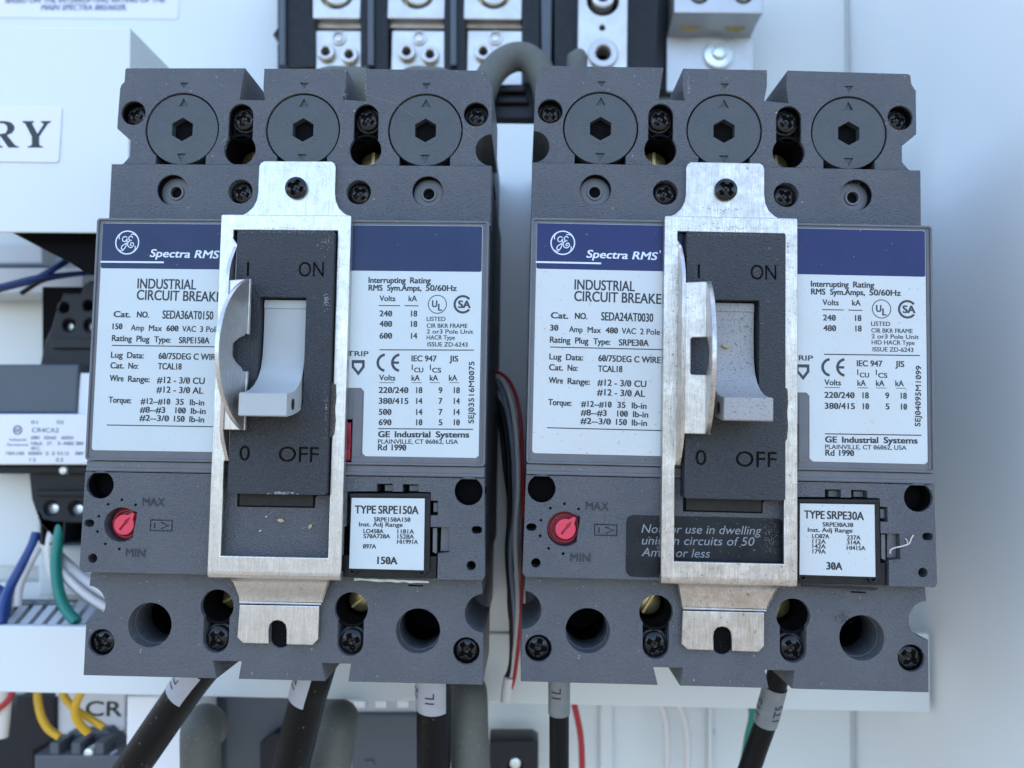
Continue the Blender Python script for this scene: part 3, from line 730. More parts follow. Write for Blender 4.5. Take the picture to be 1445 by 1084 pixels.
    # knob
    k = Build(); k.plate([[(kc[0] + (x - kc[0]) * .97, kc[1] + (z - kc[1]) * .97) for x, z in pk]], -4.6, -3.4, 0.1)
    k.plate([circ(kc[0] + .15, kc[1], 3.75, 36), circ(kc[0] + .15, kc[1], 3.2, 36)], -3.5, -2.3, 0.15)
    kb = k.obj('adjusting_knob', M['darkred'], adj)
    an = radians(52)
    dv = Vector((cos(an), sin(an))); pv = Vector((-dv.y, dv.x)); C0 = Vector(kc) + Vector((.35, -.1))
    def D2(s, t): q = C0 + dv * s + pv * t; return (q.x, q.y)
    arrow = [D2(-1.7, -.3), D2(.9, -.3), D2(.9, -.62), D2(2.5, 0), D2(.9, .62), D2(.9, .3), D2(-1.7, .3)]
    nose = circ(C0.x, C0.y, 2.65, 32, an + .35, an + 2 * pi - .35) + [D2(3.9, -.35), D2(3.9, .35)]
    k = Build(); k.plate([nose], -3.4, -1.35, 0.1); k.plate([nose, arrow], -1.4, -0.75, 0.14)
    k.obj('dial_pointer', M['red'], adj)
    Build().plate([[D2(-1.6, -.26), D2(1.0, -.26), D2(2.3, 0), D2(1.0, .26), D2(-1.6, .26)]], -1.36, -1.3).obj('pointer_slot', M['darkred'], adj)

    # ---------------- rating plug
    k = Build()
    fl = [g(-30, 752), g(80, 752), g(80, 880), g(780, 900), g(790, 765), g(892, 762), g(888, 968), g(-30, 955)]
    pb = [g(90, 172), g(835, 172), g(828, 905), g(78, 890)]
    k.plate([pb], -5.5, -0.1, 0.15); k.plate([fl], -5.5, -1.0, 0.2)
    k.plate([[g(92, 174), g(834, 174), g(834, 208), g(92, 205)]], -.5, 0.3, 0.15)
    bz = [g(115, 890), g(757, 902)]
    for x, z in bz: k.plate([circ(x, z, 1.15, 20), circ(x, z, .6, 16)], -1.5, 0.1, 0.12)
    plug = k.obj('rating_plug', M['black'], root)
    k = Build(); k.plate([[g(108, 214), g(785, 220), g(775, 885), g(84, 868)]], -0.1, 0.22, 0.04)
    pl = k.obj('plug_label', paper, plug)
    hp = 0.25
    s6 = lambda x, y: loc(0, 480 + x / 6.568, 670 + y / 6.568, hp)
    o5 = Z(1, 1020, 520, h=hp); o7 = Z(1, 1020, 740, h=hp)
    f = Flat(hp)
    if not b2:
        T('TYPE', s6(137, 358), s6(330, 360), 2.0, .06); T('SRPE150A', s6(355, 360), s6(724, 365), 2.0, .06)
        T('SRPE150A150', s6(314, 433), s6(650, 436), 1.05, .035); T('Inst. Adj Range', s6(176, 478), s6(578, 483), 1.05, .035)
        T('LO450A', s6(216, 541), s6(400, 543), 1.05, .035); T('1181A', s6(532, 545), s6(683, 546), 1.05, .035)
        T('570A720A', s6(216, 588), s6(462, 590), 1.05, .035); T('1528A', s6(532, 592), s6(683, 593), 1.05, .035)
        T('HI1991A', s6(528, 640), s6(720, 642), 1.05, .035); T('897A', s6(212, 682), s6(332, 684), 1.05, .035)
        T('150A', s6(346, 826), s6(527, 830), 1.8, .07)
    else:
        T('TYPE', o5(520, 955), o5(648, 959), 2.0, .06); T('SRPE30A', o5(665, 959), o5(898, 966), 2.0, .06)
        T('SRPE30A30', o5(637, 1007), o5(830, 1011), 1.05, .035); T('Inst. Adj Range', o7(542, 47), o7(826, 53), 1.05, .035)
        for s, x0_, x1_, y in (('LO87A', 570, 678, 88), ('112A', 572, 655, 121), ('142A', 572, 655, 152), ('179A', 572, 655, 185), ('237A', 792, 877, 96), ('314A', 792, 877, 128), ('HI415A', 790, 908, 163)):
            T(s, o7(x0_, y), o7(x1_, y + 2), 1.05, .035)
        T('30A', o7(662, 287), o7(760, 290), 1.8, .07)
    f.obj('lettering', M['ink'], pl)
    # gray latch pieces inside the opening
    k = Build()
    k.plate([[g(400, 98), g(484, 98), g(484, 158), g(400, 158)]], -5.5, -2.0, .1); k.plate([[g(630, 103), g(720, 103), g(722, 158), g(630, 158)]], -5.5, -2.0, .1)
    k.plate([[g(858, 262), g(900, 262), g(900, 352), g(858, 352)]], -5.5, -1.2, .15)
    k.plate([[g(855, 498), g(893, 498), g(890, 738), g(852, 722)]], -5.5, -0.9, .12)
    k.plate([[g(930, 490), g(1008, 490), g(1008, 718), g(922, 718)]], -5.5, -1.9, .05)
    k.obj('plug_latch', M['smooth'], adj)
    k = Build(); k.plate([[(xl, zlow + .1), (nx[-1][0], zlow + .1), (nx[-1][0], nx[0][1] + 1.6), (xl, nx[0][1] + 1.6)]], -5.85, -5.4)
    k.obj('plug_well', M['deep'], adj)
    k = Build()
    pe = [g(120 + 58 * i, 968 + 4 * i * .6 + random.uniform(-4, 4)) for i in range(13)]; pe2 = [g(120 + 58 * i, 986 + 4 * i * .6 + random.uniform(-3, 8)) for i in range(13)]
    k.plate([pe + pe2[::-1]], -1.6, -1.1, 0.03)
    k.obj('flash_edge', M['flash'] if not b2 else M['slider'], plug)

    # ---------------- lower terminal cover
    zlo = -60.25; zb0 = -87.85; xr = 52.55; zc = -69.6
    na, nb = Z(0, 100, 740, h=HB), Z(0, 400, 740, h=HB)
    n1 = [na(905, 870), na(930, 982), na(1068, 986), na(1087, 876)]; n2 = [nb(245, 885), nb(266, 1000), nb(412, 1003), nb(430, 889)]
    def mid(n): z = zb0; return [(n[1][0], z), (n[0][0], n[0][1]), (n[3][0], n[0][1]), (n[2][0], z)]
    arcR = circ(xr, zc, 4.95, 18, pi / 2, 3 * pi / 2); arcL = [(-x, z) for x, z in arcR][::-1]
    outer = [(-xr + .7, zlo), (xr - .7, zlo), (xr - .4, zc + 5.0)] + arcR[1:] + [(xr, zb0)] + mid(n2)[::-1] + mid(n1)[::-1] + [(-xr, zb0)] + arcL[:-1] + [(-xr + .4, zc + 5.0)]
    def key2(x):
        r = 3.4; R = 4.35; zt_ = -69.3; zs = -77.9
        am = math.acos(r / R)
        return [(x + q[0], q[1]) for q in circ(0, zt_, R, 26, -pi / 2 + (pi / 2 - am), pi + am)] + [(x + q[0], q[1]) for q in circ(0, zs, r, 12, pi, 2 * pi)]
    big = [(-35.45, -74.5), (35.45, -74.5)]; sc2 = [(-48.15, -79.3), (48.15, -79.3)]
    holes = [key2(-17.75), key2(17.75)] + [circ(x, z, 5.75, 44) for x, z in big] + [circ(x, z, 3.45, 28) for x, z in sc2]
    slotm = stadium(-0.6, -75.0, 2.6, 4.6); 
    k = Build()
    k.plate([outer] + holes + [slotm], -34, HB, 0.16)
    for x, z in big: k.plate([circ(x, z, 6.1, 40), circ(x, z, 5.45, 40)], HB - 12, HB - 3.4, 0.15)
    for x, z in sc2 + [(-17.75, -77.9), (17.75, -77.9)]: k.disc(x, z, 3.6, HB - 9, HB - 3.2, 0)
    low = k.obj('lower_terminal_cover', PL, root)
    for i, (x, z) in enumerate(sc2 + [(-17.75, -77.9), (17.75, -77.9)]): screw(low, x, z, HB - 1.3, [.5, .9, .75, 1.25][i] + bi * 1.3, SCR_B, 1.0)
    for i, x in enumerate((-17.75, 17.75)):
        k = Build(); k.disc(x, -69.3, 3.6, HB - 16, HB - 12, 0.8)
        a_ = radians(25 if i == 0 else 40) + bi * .6; dv_ = Vector((cos(a_), sin(a_))) * 3.3
        k.plate([stroke([(x - dv_.x, -69.3 - dv_.y), (x + dv_.x, -69.3 + dv_.y)], .9)], HB - 12.1, HB - 11.3, .1)
        k.obj('lug_screw', M['brass'], low)
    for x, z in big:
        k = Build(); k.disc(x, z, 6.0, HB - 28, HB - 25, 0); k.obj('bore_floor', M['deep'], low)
        k = Build(); k.plate([circ(x, z, 6.3, 36), circ(x, z, 5.5, 36)], HB - 27, HB - 3.7, .1); k.obj('bore_shade_ring', M['deep'], low)  # black ring painting the shade down the big bore
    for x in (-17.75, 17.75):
        k = Build(); k.plate([circ(x, -69.3, 5.0, 30), circ(x, -69.3, 4.25, 30)], HB - 26, HB - 1.5, .1); k.obj('bore_shade_ring', M['deep'], low)  # black ring painting the shade in the key bore
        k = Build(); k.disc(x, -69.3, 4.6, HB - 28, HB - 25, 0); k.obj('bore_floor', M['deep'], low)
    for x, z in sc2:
        k = Build(); k.plate([circ(x, z, 3.9, 30), circ(x, z, 3.3, 30)], HB - 5, HB - .9, .1); k.obj('pocket_shade_ring', M['deep'], low)  # black ring painting the shade round the screw head
    k = Build(); k.plate([stadium(-0.6, -75.0, 3.0, 5.0)], HB - 12, HB - 0.5); k.obj('slot_shade_floor', M['deep'], low)  # black floor set shallow, standing for the shade in the slot
    k = Build(); k.plate([[nb(795, 383), nb(890, 388), nb(890, 397), nb(795, 394)]], HB, HB + .02); k.obj('mould_mark', M['deep'], low)

    # ---------------- escutcheon block round the toggle
    HE = 5.0
    e = Z(0, 290, 290, 6.568, HE); e2 = Z(0, 290, 600, 6.568, HE)
    op = rect(-6.05, 5.95, -16.0, 11.45, 0.3)
    onl = []
    ons = loc(0, 0, 0)
    eng = text('ON', (3.75, 16.85), (10.25, 16.85), 3.75) + text('I', (-9.75, 16.85), (-9.2, 16.85), 3.6) 
    eng += text('OFF', (0.2, -30.75), (10.4, -30.75), 3.8) + text('0', (-9.9, -30.6), (-7.2, -30.6), 3.7)
    k = Build()
    ob = rect(-12.6, 12.65, -39.0, 28.95, 0.6)
    k.plate([ob, op], -1.2, HE - 0.5, 0.05)
    k.plate([ob, op] + eng, HE - 0.6, HE, 0.10)
    blk = k.obj('toggle_surround', M['darkblock'], root)
    k = Build(); k.box(-12, -6.6, 14, 24, HE - .6, HE - .42); k.box(3, 11.8, 14, 24, HE - .6, HE - .42); k.box(-12, 11.8, -34, -24, HE - .6, HE - .42)
    k.obj('engraving_floor', M['engrave'], blk)
    k = Build(); k.box(-6.3, 6.2, -17, 11.7, -1.1, -0.6); k.obj('toggle_well', M['deep'], blk)
    k = Build(); k.plate([rect(-11.2, 8.1, -42.4, -38.5, 0.2)], -1, 0.45, 0.15)
    k.obj('slider_tab', M['slider'], root)
    k = Build(); k.plate([[(-11.9, -38.9), (-11.9, -42.8), (8.5, -42.8), (8.5, -40.2), (9.0, -39.6), (12.8, -39.4), (12.8, -38.9)]], -0.3, 0.02)
    k.obj('slider_slot', M['deep'], root)

    # ---------------- toggle
    hm = M['handledirty'] if b2 else M['handle']
    prof = [(11.1, 2.6), (8.9, 2.7), (8.75, 2.45), (4, 2.3), (0, 2.35), (-4, 2.7), (-7, 3.6), (-9.5, 5.2), (-11.5, 7.6), (-12.9, 10.6), (-13.6, 13.6), (-13.8, 16.2), (-14.1, 16.9), (-19.3, 16.9), (-19.55, 16.4), (-19.0, 11.5), (-18.2, 7.0), (-16.5, 2.0), (-15.8, -1), (11.1, -1)]
    k = Build(); k.prism(prof, -5.75, 5.4)
    for v_ in k.bm.verts:                        # the grip widens a little towards its tip
        h_ = -v_.co.y
        if h_ > 3: v_.co.x *= 1 + 0.045 * min(1, (h_ - 3) / 9)
    tg = k.obj('toggle_handle', hm, root, bevmod=0.45, ang=50)
    k = Build(); k.lathe([(0, 0), (1.0, 0), (1.05, .15)], Matrix.Translation((5.66, -12.3, -16.4)) @ Matrix.Rotation(pi / 2, 4, 'Y') @ Matrix.Diagonal((1.35, 1, 1, 1)), 24)
    k.obj('grip_hole', M['slider'], tg)
    k = Build(); k.lathe([(0, 0), (1.0, 0), (1.05, .15)], Matrix.Translation((-6.1, -12.3, -16.4)) @ Matrix.Rotation(-pi / 2, 4, 'Y') @ Matrix.Diagonal((1.35, 1, 1, 1)), 24)
    k.obj('grip_hole', M['slider'], tg)

    # ---------------- zinc lock-off bracket
    HG = 2.9; t = 1.1
    xL, xR, zT, zB = -17.9, 16.45, 33.55, -60.0
    jog = [(-14.5, 29.4), (-14.5, 27.2), (-13.2, 25.6), (-13.2, -28.6), (-13.6, -29.3), (-14.6, -31.2), (-14.6, -55.0)]
    inner = jog + [(13.0, -55.0), (13.0, -24.2), (13.45, -23.6), (13.45, -11.5), (13.0, -10.9), (13.0, 29.4)]
    k = Build()
    k.plate([rect(xL, xR, zB + .8, zT, 0.5), inner], HG - t, HG, 0.28, br=2)
    for x in (xL, xR - 1.0): k.box(x + .02, x + .98, -54.5, zT - .3, 0.1, HG - .4, 0.2)
    k.box(xL + .2, xR - .2, zT - 1.1, zT - .02, HS + .1, HG - .3, 0.3)
    k.prism([(zB + 1.2, HG - .02), (zB + .5, HG - .04), (zB - .1, HG - .22), (zB - .55, HG - .6), (zB - .85, HG - 1.1), (zB - .98, HG - 1.7), (zB - 1.0, 0.0), (zB + 1.2, 0.0)], xL + .15, xR - .15)
    k.box(xL + .4, xR - .4, zB - .9, zB + .3, -0.9, HG - 1.0, 0.3)
    brk = k.obj('lockoff_bracket', zinc, root)
    k = Build()
    tp = Z(0, 100, 80, h=HS + 1.0)
    tab = [(-11.0 + .0, 48.9), (-10.6, 49.9), (-9.6, 50.5), (8.9, 50.5), (9.8, 49.9), (10.1, 48.8), (10.1, 41.8), (10.4, 39.6), (11.3, 37.6), (12.9, 36.1), (14.5, 35.3), (14.5, 33.0), (-15.6, 33.0), (-15.6, 35.3), (-13.9, 36.1), (-12.3, 37.6), (-11.3, 39.6), (-11.0, 41.8)]
    k.plate([tab], HS + .02, HS + 1.05, 0.22)
    k.obj('bracket_top_tab', zinc, brk)
    screw(brk, -0.4, 42.85, HS + 1.9, 0.35 + bi * .5, SCR_B, 0.97)
    HL_ = HB + 1.7
    lt = Z(0, 280, 770, 6.568, HL_)
    k = Build()
    pt = [lt(380, 548), lt(1120, 560), lt(1110, 868), lt(1058, 925), lt(815, 918)]
    sl = [lt(815, 785), lt(805, 735), lt(775, 705), lt(732, 694), lt(690, 703), lt(660, 735), lt(650, 785)]
    pt += sl + [lt(650, 912), lt(412, 905), lt(358, 852)]
    k.plate([pt], HL_ - 1.1, HL_, 0.25)
    up = [lt(318, 355), lt(1238, 378), lt(1185, 440), lt(1145, 535), lt(375, 512), lt(360, 440)]
    zc2 = lt(760, 522)[1]; zu = zB - .85
    nb0 = len(k.bm.verts)
    k.prism([(zu, 1.0), (zu - .6, .1), (zu - 1.6, -.9), (zc2 + 1.2, HL_ - .05), (zc2, HL_ - .2), (zc2, HL_ - 1.2), (zu, -.4)], -1, 1)
    k.bm.verts.ensure_lookup_table()
    xu0, xu1, xd0, xd1 = up[0][0], up[1][0], up[4][0], up[3][0]
    for v_ in list(k.bm.verts)[nb0:]:
        t_ = max(0, min(1, (v_.co.z - zc2) / (zu - zc2))) ** 2
        v_.co.x = (xd0 + (xu0 - xd0) * t_) if v_.co.x < 0 else (xd1 + (xu1 - xd1) * t_)
    k.plate([[lt(376, 515), lt(1140, 535), lt(1136, 552), lt(382, 536)]], HL_ - 1.0, HL_ + .18, 0.18)
    k.obj('bracket_bottom_tab', zinc, brk)
    # folded wing with padlock window
    k = Build()
    w0 = (-13.9, HG - .3); w1 = (-13.3, 7.4)
    def slab(quadpts):
        vs = [k.bm.verts.new((x, -h, z)) for x, h, z in quadpts]; return vs
    def sheet(P, Q, n_off, th=1.0):
        """quad sheet between polyline P and polyline Q given thickness"""
        nv = Vector(n_off) * th
        A = [Vector((x, -h, z)) for x, h, z in P]; B_ = [Vector((x, -h, z)) for x, h, z in Q]
        F = [k.bm.verts.new(p) for p in A]; G_ = [k.bm.verts.new(p) for p in B_]
        F2 = [k.bm.verts.new(p + nv) for p in A]; G2 = [k.bm.verts.new(p + nv) for p in B_]
        n_ = len(A)
        for i in range(n_ - 1):
            k.bm.faces.new((F[i], F[i + 1], G_[i + 1], G_[i])); k.bm.faces.new((F2[i], G2[i], G2[i + 1], F2[i + 1]))
            k.bm.faces.new((F[i], F2[i], F2[i + 1], F[i + 1])); k.bm.faces.new((G_[i], G_[i + 1], G2[i + 1], G2[i]))
        k.bm.faces.new((F[0], G_[0], G2[0], F2[0])); k.bm.faces.new((F[-1], F2[-1], G2[-1], G_[-1]))
    zs = [25.0, 23.0, 20.5, 18, 15.3, -22.9, -25.5, -28.6, -30.8]
    ht = [3.1, 4.6, 6.2, 7.2, 7.6, 7.6, 6.6, 4.6, 3.0]
    sheet([(-13.5, 2.2, z) for z in zs], [(-13.3, h, z) for z, h in zip(zs, ht)], (-0.9, 0, 0))
    wing = k.obj('bracket_wing', zinc, brk)
    # strip (nearly frontal) with window; frame: local u along x tilt, v along z
    ux = Vector((6.1, -1.9, 0)); un = ux.normalized()
    nrm = Vector((un.y, -un.x, 0)); nrm = nrm if nrm.y < 0 else -nrm
    fr = Matrix((( un.x, 0, nrm.x, -13.6), (un.y, 0, nrm.y, -7.2), (0, 1, 0, 0), (0, 0, 0, 1)))
    k = Build()
    ln = ux.length + .2
    k.plate([[(0, -22.9), (1.8, -22.9), (ln, -22.9), (ln, -8.2), (1.95, -8.0), (1.7, -7.6), (1.7, 0.8), (2.1, 1.2), (ln, 1.2), (ln, 15.3), (0, 15.3)]], -1.0, 0.0, 0.25, frame=fr)
    k.obj('padlock_strip', zinc, brk)
    # D-shaped ear rising towards the viewer, leaning slightly left
    base = Vector((-13.6, -7.2, 0)) + un * (ln - .1)
    vv = Vector((-1.7, -13.2, 0)).normalized(); nn = Vector((0, 0, 1)).cross(vv).normalized()
    if nn.x < 0: nn = -nn
    fr = Matrix(((0, vv.x, nn.x, base.x), (0, vv.y, nn.y, base.y), (1, 0, 0, 0), (0, 0, 0, 1)))
    zc_, cz_ = -3.8, 19.1
    Rr = (cz_ ** 2 + 13.3 ** 2) / (2 * 13.3)
    a1_ = math.asin(cz_ / Rr)
    arc = [(zc_ + Rr * sin(t_), 13.3 - Rr + Rr * cos(t_)) for t_ in [(-a1_ + 2 * a1_ * i / 28) for i in range(29)]]
    wn = [(1.2, -.6), (1.2, .9), (.6, 1.4), (-.4, 4.2), (-1.9, 6.6), (-3.3, 7.3), (-4.8, 7.0), (-6.4, 4.8), (-7.4, 2.2), (-8.2, 1.4), (-8.2, -.6)]
    ear = [(zc_ - cz_, -.6)] + arc + [(zc_ + cz_, -.6)] + wn
    k = Build(); k.plate([ear], -1.1, 0.0, 0.22, frame=fr)
    k.obj('padlock_ear', zinc, brk)
    # brown foam remnant beside the block
    k = Build()
    pts = [(12.3, -10.6), (12.9, -10.2), (13.8, -10.9), (14.0, -14), (13.75, -17), (14.0, -20.2), (13.7, -23.6), (13.2, -24.3), (12.5, -24.4)]
    k.plate([pts], 0.2, 3.35, 0.3); k.obj('foam_remnant', M['foam'], brk)
    dust = M['lint']; pale = M['flake']; dirt = M['foam']
    FL = lambda *a, **kw: flakes(bi, *a, **kw)
    if not b2:
        FL(blk, 'dust', pale, 405, 328, 75, 2.5, 90, HE, .11, 3); FL(blk, 'scuff', pale, 396, 696, 22, 2.2, 60, HE, .15, 4, 1.8)
        FL(blk, 'scuff', pale, 460, 425, 4, 16, 46, HE, .15, 5, 1.5); FL(blk, 'scuff', pale, 462, 340, 9, 10, 34, HE, .12, 6)
        FL(blk, 'dust', pale, 400, 380, 75, 60, 60, HE, .06, 7)
        FL(blk, 'scuff', pale, 460, 575, 2.5, 38, 40, HE, .10, 8, 2.0)
        FL(brk, 'grime', dirt, 405, 322, 90, 2.2, 60, HG, .09, 9); FL(brk, 'grime', dirt, 476, 420, 2.2, 110, 60, HG, .08, 10)
        scratch(0, top, [((452, 97), (462, 104)), ((458, 97), (466, 103)), ((463, 98), (471, 107)), ((515, 133), (560, 147)), ((655, 186), (672, 200)), ((650, 182), (664, 193)), ((560, 148), (585, 165))], HT, pale)
        FL(top, 'scuff', pale, 487, 132, 4, 16, 30, HT, .12, 11); FL(top, 'scuff', pale, 517, 118, 2, 24, 30, HT, .12, 12, 2)
        FL(top, 'scuff', pale, 318, 200, 4, 14, 34, HT, .12, 13); FL(strip, 'dust', pale, 600, 285, 90, 40, 50, HS, .05, 14)
        FL(adj, 'dust', pale, 430, 735, 50, 26, 40, 0, .07, 15); FL(low, 'dust', pale, 400, 900, 240, 60, 110, HB, .05, 16)
        scratch(0, adj, [((432, 744), (446, 737)), ((376, 731), (384, 722)), ((425, 747), (434, 743))], 0.0, pale, .09)
    else:
        FL(blk, 'dust', pale, 1035, 332, 75, 3, 110, HE, .09, 3); FL(blk, 'dust', pale, 1030, 450, 90, 180, 90, HE, .05, 4)
        FL(brk, 'grime', dirt, 957, 480, 2.6, 190, 240, HG, .13, 5); FL(brk, 'grime', dirt, 1035, 322, 80, 3.5, 110, HG, .09, 6)
        FL(brk, 'grime', dirt, 1022, 296, 30, 4, 30, HS + 1.05, .12, 8); FL(brk, 'grime', dirt, 1112, 350, 3, 26, 30, HG, .1, 9)
        FL(strip, 'dust', pale, 1200, 262, 40, 10, 60, HS, .06, 10); FL(top, 'scuff', pale, 972, 122, 2, 24, 30, HT, .12, 11, 2)
        FL(adj, 'dust', pale, 930, 770, 5, 12, 40, .15, .10, 12); FL(adj, 'dust', pale, 1086, 758, 13, 30, 170, .15, .065, 13, 1.6)
        FL(lab, 'grime', dirt, 910, 648, 26, 3, 40, .1, .10, 14, 1.6); FL(low, 'dust', pale, 1030, 900, 260, 60, 110, HB, .05, 16)
        FL(low, 'stain', M['slider'], 1190, 872, 14, 10, 60, HB, .14, 17)
    if b2:
        # black warning sticker under the bracket
        x0_, z1_ = loc(1, 884, 726, 0.05); x1_ = loc(1, 1093, 731, 0.05)[0]; z0_ = loc(1, 886, 814, .05)[1]
        st = Build().plate([rect(x0_, x1_ + 2.5, z0_, z1_ - .1, 1.9)], 0.03, 0.14, 0.04).obj('warning_sticker', M['sticker'], adj)
        f = Flat(0.16)
        v5 = Z(1, 720, 520, h=.15); v7 = Z(1, 720, 740, h=.15); y5 = Z(1, 1020, 520, h=.15); y7 = Z(1, 1020, 740, h=.15)
        f.add(text('Not for use in dwelling', v5(836, 1047), y5(250, 1060), 2.15, shear=.22))
        f.add(text('unit on circuits of 50', v7(836, 128), y7(206, 137), 2.15, shear=.22))
        f.add(text('Amps or less', v7(836, 203), v7(1278, 213), 2.15, shear=.22))
        f.obj('lettering', M['gray_ink'], st)
    return root

BR = [breaker(0), breaker(1)]

# ------------------------------------------------------------------ things behind the breakers (h = -D)
def poly(pts, D):            # photo outline on the plane D mm behind the faces
    return [wp(u, v, D) for u, v in pts]
def prect(u0, u1, v0, v1, D, r=0.0):
    x0, z1 = wp(u0, v0, D); x1, z0 = wp(u1, v1, D); return rect(x0, x1, z0, z1, r)
def org(u, v, D): x, z = wp(u, v, D); return (x, D, z)

# mounting plate the breakers are bolted to, with its front rail
D = 84.6
k = Build(); k.plate([prect(330, 1255, 170, 905, D)], -D - 2, -D, 0.3)
pl = k.obj('mounting_plate', M['white'])
tag(pl, 'white steel mounting plate that shows in the gap between the two breakers', 'mounting plate')
k = Build()
xa, za = wp(-80, 884, D); xb, zb_ = wp(1310, 1003, D)
k.plate([[(-260, wp(0, 976, D)[1]), (xb, wp(1310, 1004, D)[1]), (xb, wp(1310, 893, D)[1]), (wp(330, 893, D)[0], wp(330, 893, D)[1]), (wp(330, 886, D)[0], wp(330, 886, D)[1]), (-260, wp(0, 885, D)[1])]], -D - 2.2, -D + 1.4, 0.5)
k.plate([[(-260, wp(0, 976, D)[1] + .3), (xb - .3, wp(1310, 1004, D)[1] + .3), (xb - .3, wp(1310, 1004, D)[1] + 1.8), (-260, wp(0, 976, D)[1] + 1.8)]], -D - 20, -D - 1)
rail = k.obj('mounting_rail', M['white'])
tag(rail, 'long white steel rail running under both breakers across the cabinet', 'rail')

# cover box with the RY plate, top left
D = 62.0
t = thing('cover_box', 'white sheet metal cover box at upper left with a lettered plate', 'cover box', org(100, 200, D))
o3 = org(100, 200, D)
tw = poly([(-260, 34), (184, 39), (180, 329), (-260, 326)], D)
k = Build(); k.plate([tw], -D - 1.2, -D, 0.5)
def rel(b, name, m, par, o, **kw):
    return b.obj(name, m, par, at=None, **kw) if False else _rel(b, name, m, par, o, **kw)
def _rel(b, name, m, par, o, **kw):
    bmesh.ops.translate(b.bm, verts=b.bm.verts, vec=-Vector(o)); return b.obj(name, m, par, **kw)
_rel(k, 'front_face', M['white'], t, o3)
k = Build()
xs = tw[1][0]; ztp = tw[1][1]; zbt = tw[2][1]
k.box(xs - 1.3, xs - 0.1, zbt + .2, ztp - .2, -DB + .5, -D - .8)
_rel(k, 'side_face', M['white'], t, o3)
k = Build(); k.box(-230, xs - .3, ztp - 1.4, ztp - .2, -DB + .5, -D - .9); _rel(k, 'top_face', M['white'], t, o3)
lp = prect(-60, 84, 150, 230, D, 1.2)
k = Build(); k.plate([lp], -D, -D + .5, .15); pt_ = _rel(k, 'name_plate', M['stickerwhite'], t, o3)
f = Flat(-D + .56)
def PX(pts): return poly(pts, D - .5)
# serif capitals R and Y
f.add([PX([(32, 171), (48, 171), (48, 173), (45, 174), (53, 189), (62, 175), (58, 173), (58, 171), (72, 171), (72, 173), (68, 174.5), (55.5, 193), (55.5, 204), (57, 206), (61, 207), (61, 208.5), (39, 208.5), (39, 207), (43, 206), (45, 204), (45, 193), (35.5, 174.5), (32, 173)])])
f.add([PX([(-12, 171), (8, 171), (16, 173), (20.5, 178), (20.5, 183), (17, 188), (10, 191), (20, 203.5), (24, 206.5), (27, 207), (27, 208.5), (12, 208.5), (1, 192.5), (-1, 192.5), (-1, 204), (1, 206), (4, 207), (4, 208.5), (-12, 208.5), (-12, 207), (-8, 204), (-8, 176), (-12, 173)]), PX([(-1, 174), (6, 174.5), (10, 178), (10.5, 183), (8, 188), (-1, 189.5)])])
_rel(f.b, 'lettering', M['ink'], pt_, o3)

# sticker on the back panel, top left
D = DB - .4
st = Build().plate([prect(-120, 251, -60, 27, D, 1.5)], -DB, -D, .1).obj('information_sticker', M['stickerwhite'])
tag(st, 'white information sticker with bold italic capitals above the cover box', 'sticker')
f = Flat(-D + .1)
f.add(text('MAIN SPECTRA BREAKER.', wp(58, 14.5, D), wp(180, 14.5, D), 2.7, shear=.2), .12)
f.add(text('BASED ON THE INTERRUPTING RATING OF THE', wp(8, 4.5, D), wp(234, 3.5, D), 2.7, shear=.2), .12)
f.obj('lettering', M['blur_ink'], st)

# ---------------- main lug assembly at the top
D = 118.0
t = thing('lug_terminal_block', 'black three pole terminal block holding silver cable lugs along the top edge', 'terminal block', org(600, 60, D))
ot = org(600, 60, D)
k = Build()
prof = poly([(391, -60), (445, -60), (445, 96), (405, 98), (397, 70), (391, 55), (384, 48), (391, 38)], D)
k.plate([prof], -D - 28, -D, 1.0)
for a, b_ in ((508, 548), (626, 657), (736, 762), (782, 820)):
    k.plate([poly([(a, -60), (b_, -60), (b_, 120), (a, 120)], D)], -D - 28, -D, 1.0)
k.plate([poly([(391, -60), (950, -60), (950, 128), (391, 122)], D + 22)], -D - 30, -D - 22, .6)
k.plate([poly([(886, -60), (938, -60), (928, 128), (886, 128)], D)], -D - 26, -D - 6, 1.0)
_rel(k, 'insulating_housing', M['black'], t, ot)
k = Build()
for a in (396, 520, 636): k.plate([poly([(a, -60), (a + 9, -60), (a + 9, 96), (a, 96)], D)], -D, -D + 2.5, .8)
k.plate([poly([(762, -60), (780, -60), (778, 96), (764, 96)], D)], -D - 5, -D - 1, .8)
_rel(k, 'barrier_rib', M['graypanel'], t, ot)
